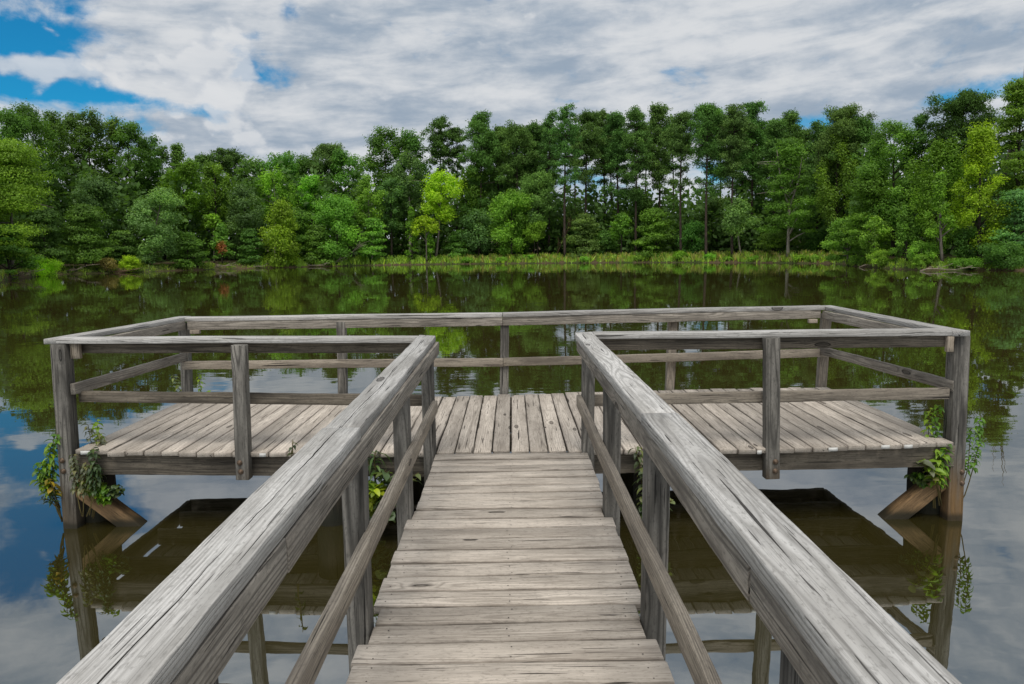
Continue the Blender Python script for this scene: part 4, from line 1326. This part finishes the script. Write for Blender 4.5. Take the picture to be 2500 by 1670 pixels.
vine('light green plant climbing beside the deck end at the right corner post', (3.42, 5.46, -0.60), [
    ((3.44, 5.46, -0.60), (3.42, 5.48, 0.26), (-0.03, 0, 0), 60, 0.07, 0.030, 1.6, MG, 'lance'),
    ((3.43, 5.46, -0.60), (3.37, 5.50, 0.22), (-0.03, 0, 0), 56, 0.07, 0.028, 1.6, LG, 'lance'),
    ((3.44, 5.40, -0.55), (3.42, 5.33, -0.02), (-0.04, -0.02, 0), 50, 0.085, 0.032, 1.6, MG, 'lance'),
    ((3.43, 5.40, -0.55), (3.36, 5.32, -0.06), (-0.03, -0.02, 0), 40, 0.085, 0.034, 1.6, LG, 'lance'),
    ((3.42, 5.38, -0.50), (3.24, 5.30, -0.15), (0, -0.03, 0.05), 20, 0.10, 0.044, 0.8, LG, 'lance'),
    ((3.42, 5.38, -0.50), (3.19, 5.30, -0.14), (0, -0.03, 0.03), 14, 0.09, 0.05, 0.9, GG, 'ovate')], u0=0.36, bushy=False)
vine('drooping green vine on the outer side of the right corner post', (3.66, 5.46, -0.60), [
    ((3.64, 5.47, -0.60), (3.74, 5.44, 0.17), (0.04, 0, 0), 60, 0.06, 0.028, 1.9, MG, 'lance'),
    ((3.64, 5.47, -0.60), (3.655, 5.42, 0.09), (0.02, 0, 0), 40, 0.06, 0.026, 1.8, MG, 'lance')], u0=0.42, bushy=False)
vine('dark green leafy plant over the brace at the right corner post', (3.30, 5.50, -0.60), [
    ((3.38, 5.50, -0.50), (3.32 + dx_, 5.41, -0.28 + dz_), (0, 0, 0.03), 26, 0.055, 0.030, 1.3, c_, 'ovate')
    for dx_, dz_, c_ in [(0.10, 0, MG), (0.05, 0.0, DG), (0.0, -0.03, MG), (-0.06, -0.06, DG), (-0.14, -0.02, DG), (-0.01, -0.10, MG), (0.04, -0.06, DG), (-0.08, 0.0, MG)]], u0=0.45, bushy=False)
vine('broad-leaved bright green plant beside the left end of the walkway', (-1.15, 5.25, -0.62), [
    ((-1.15, 5.30, -0.62), (-0.97, 5.10, -0.10), (0, 0, 0.02), 19, 0.094, 0.062, 0.6, (0.13, 0.20, 0.095), 'ovate'),
    ((-1.15, 5.30, -0.62), (-0.88, 5.10, -0.16), (0, 0, 0.04), 28, 0.094, 0.062, 0.6, (0.14, 0.20, 0.10), 'ovate'),
    ((-1.15, 5.30, -0.62), (-1.12, 5.06, -0.18), (0, 0, 0.04), 33, 0.106, 0.050, 0.8, LG, 'ovate'),
    ((-1.15, 5.30, -0.62), (-1.04, 5.04, -0.22), (0, 0, 0.04), 33, 0.094, 0.053, 0.9, YG, 'ovate'),
    ((-1.15, 5.30, -0.62), (-1.10, 5.04, -0.32), (0, 0, 0.03), 36, 0.088, 0.050, 1.0, (0.22, 0.27, 0.03), 'ovate'),
    ((-1.15, 5.30, -0.62), (-0.94, 5.04, -0.30), (0, 0, 0.04), 25, 0.100, 0.070, 0.8, (0.14, 0.20, 0.10), 'ovate'),
    ((-1.10, 5.30, -0.62), (-0.72, 5.10, -0.12), (0, 0, 0.05), 11, 0.100, 0.043, 0.8, (0.14, 0.20, 0.10), 'lance'),
    ((-1.15, 5.30, -0.62), (-0.95, 5.02, -0.44), (0, 0, 0.03), 14, 0.106, 0.083, 0.9, (0.14, 0.20, 0.10), 'ovate')])
vine('tuft of long drooping leaves at the deck edge left of the walkway', (-1.08, 5.19, -0.30), [
    ((-1.08, 5.19, -0.30), (-1.05, 5.16, 0.03), (0, 0, 0), 18, 0.16, 0.022, 2.0, (0.095, 0.17, 0.05), 'lance'),
    ((-1.13, 5.20, -0.30), (-1.14, 5.16, -0.02), (0, 0, 0), 14, 0.13, 0.024, 1.9, DG, 'lance')])
vine('tall grey-green stem with drooping leaves right of the walkway', (0.98, 5.20, -0.62), [
    ((0.99, 5.20, -0.62), (0.95, 5.14, 0.06), (0.02, 0, 0), 34, 0.08, 0.030, 1.7, (0.12, 0.16, 0.08), 'lance'),
    ((1.00, 5.20, -0.62), (1.00, 5.10, -0.14), (0.0, 0, 0), 26, 0.075, 0.042, 1.2, (0.15, 0.20, 0.11), 'ovate'),
    ((1.00, 5.20, -0.62), (1.02, 5.08, -0.36), (0.0, 0, 0), 34, 0.06, 0.034, 0.9, MG, 'ovate'),
    ((1.02, 5.20, -0.62), (1.20, 5.10, -0.36), (0.0, 0, 0), 12, 0.07, 0.045, 0.9, (0.16, 0.21, 0.12), 'ovate')])
vine('small yellow-green plant at the back left corner of the deck', (-3.42, 7.50, -0.06), [
    ((-3.45, 7.50, -0.06), (-3.42, 7.50, 0.24), (0.02, 0, 0), 20, 0.07, 0.028, 1.6, LG, 'lance'),
    ((-3.42, 7.50, -0.06), (-3.30, 7.48, 0.06), (0.02, 0, 0), 16, 0.065, 0.03, 1.2, LG, 'lance'),
    ((-3.60, 7.54, -0.06), (-3.72, 7.55, 0.22), (-0.02, 0, 0), 18, 0.065, 0.028, 1.6, (0.2, 0.26, 0.08), 'lance')], bushy=False)
vine('tiny dark sprig poking up at the deck edge beside the left walkway rail', (-1.72, 5.22, -0.28), [
    ((-1.72, 5.22, -0.28), (-1.70, 5.20, 0.12), (0, 0, 0), 9, 0.07, 0.025, 1.5, (0.07, 0.10, 0.05), 'lance')])
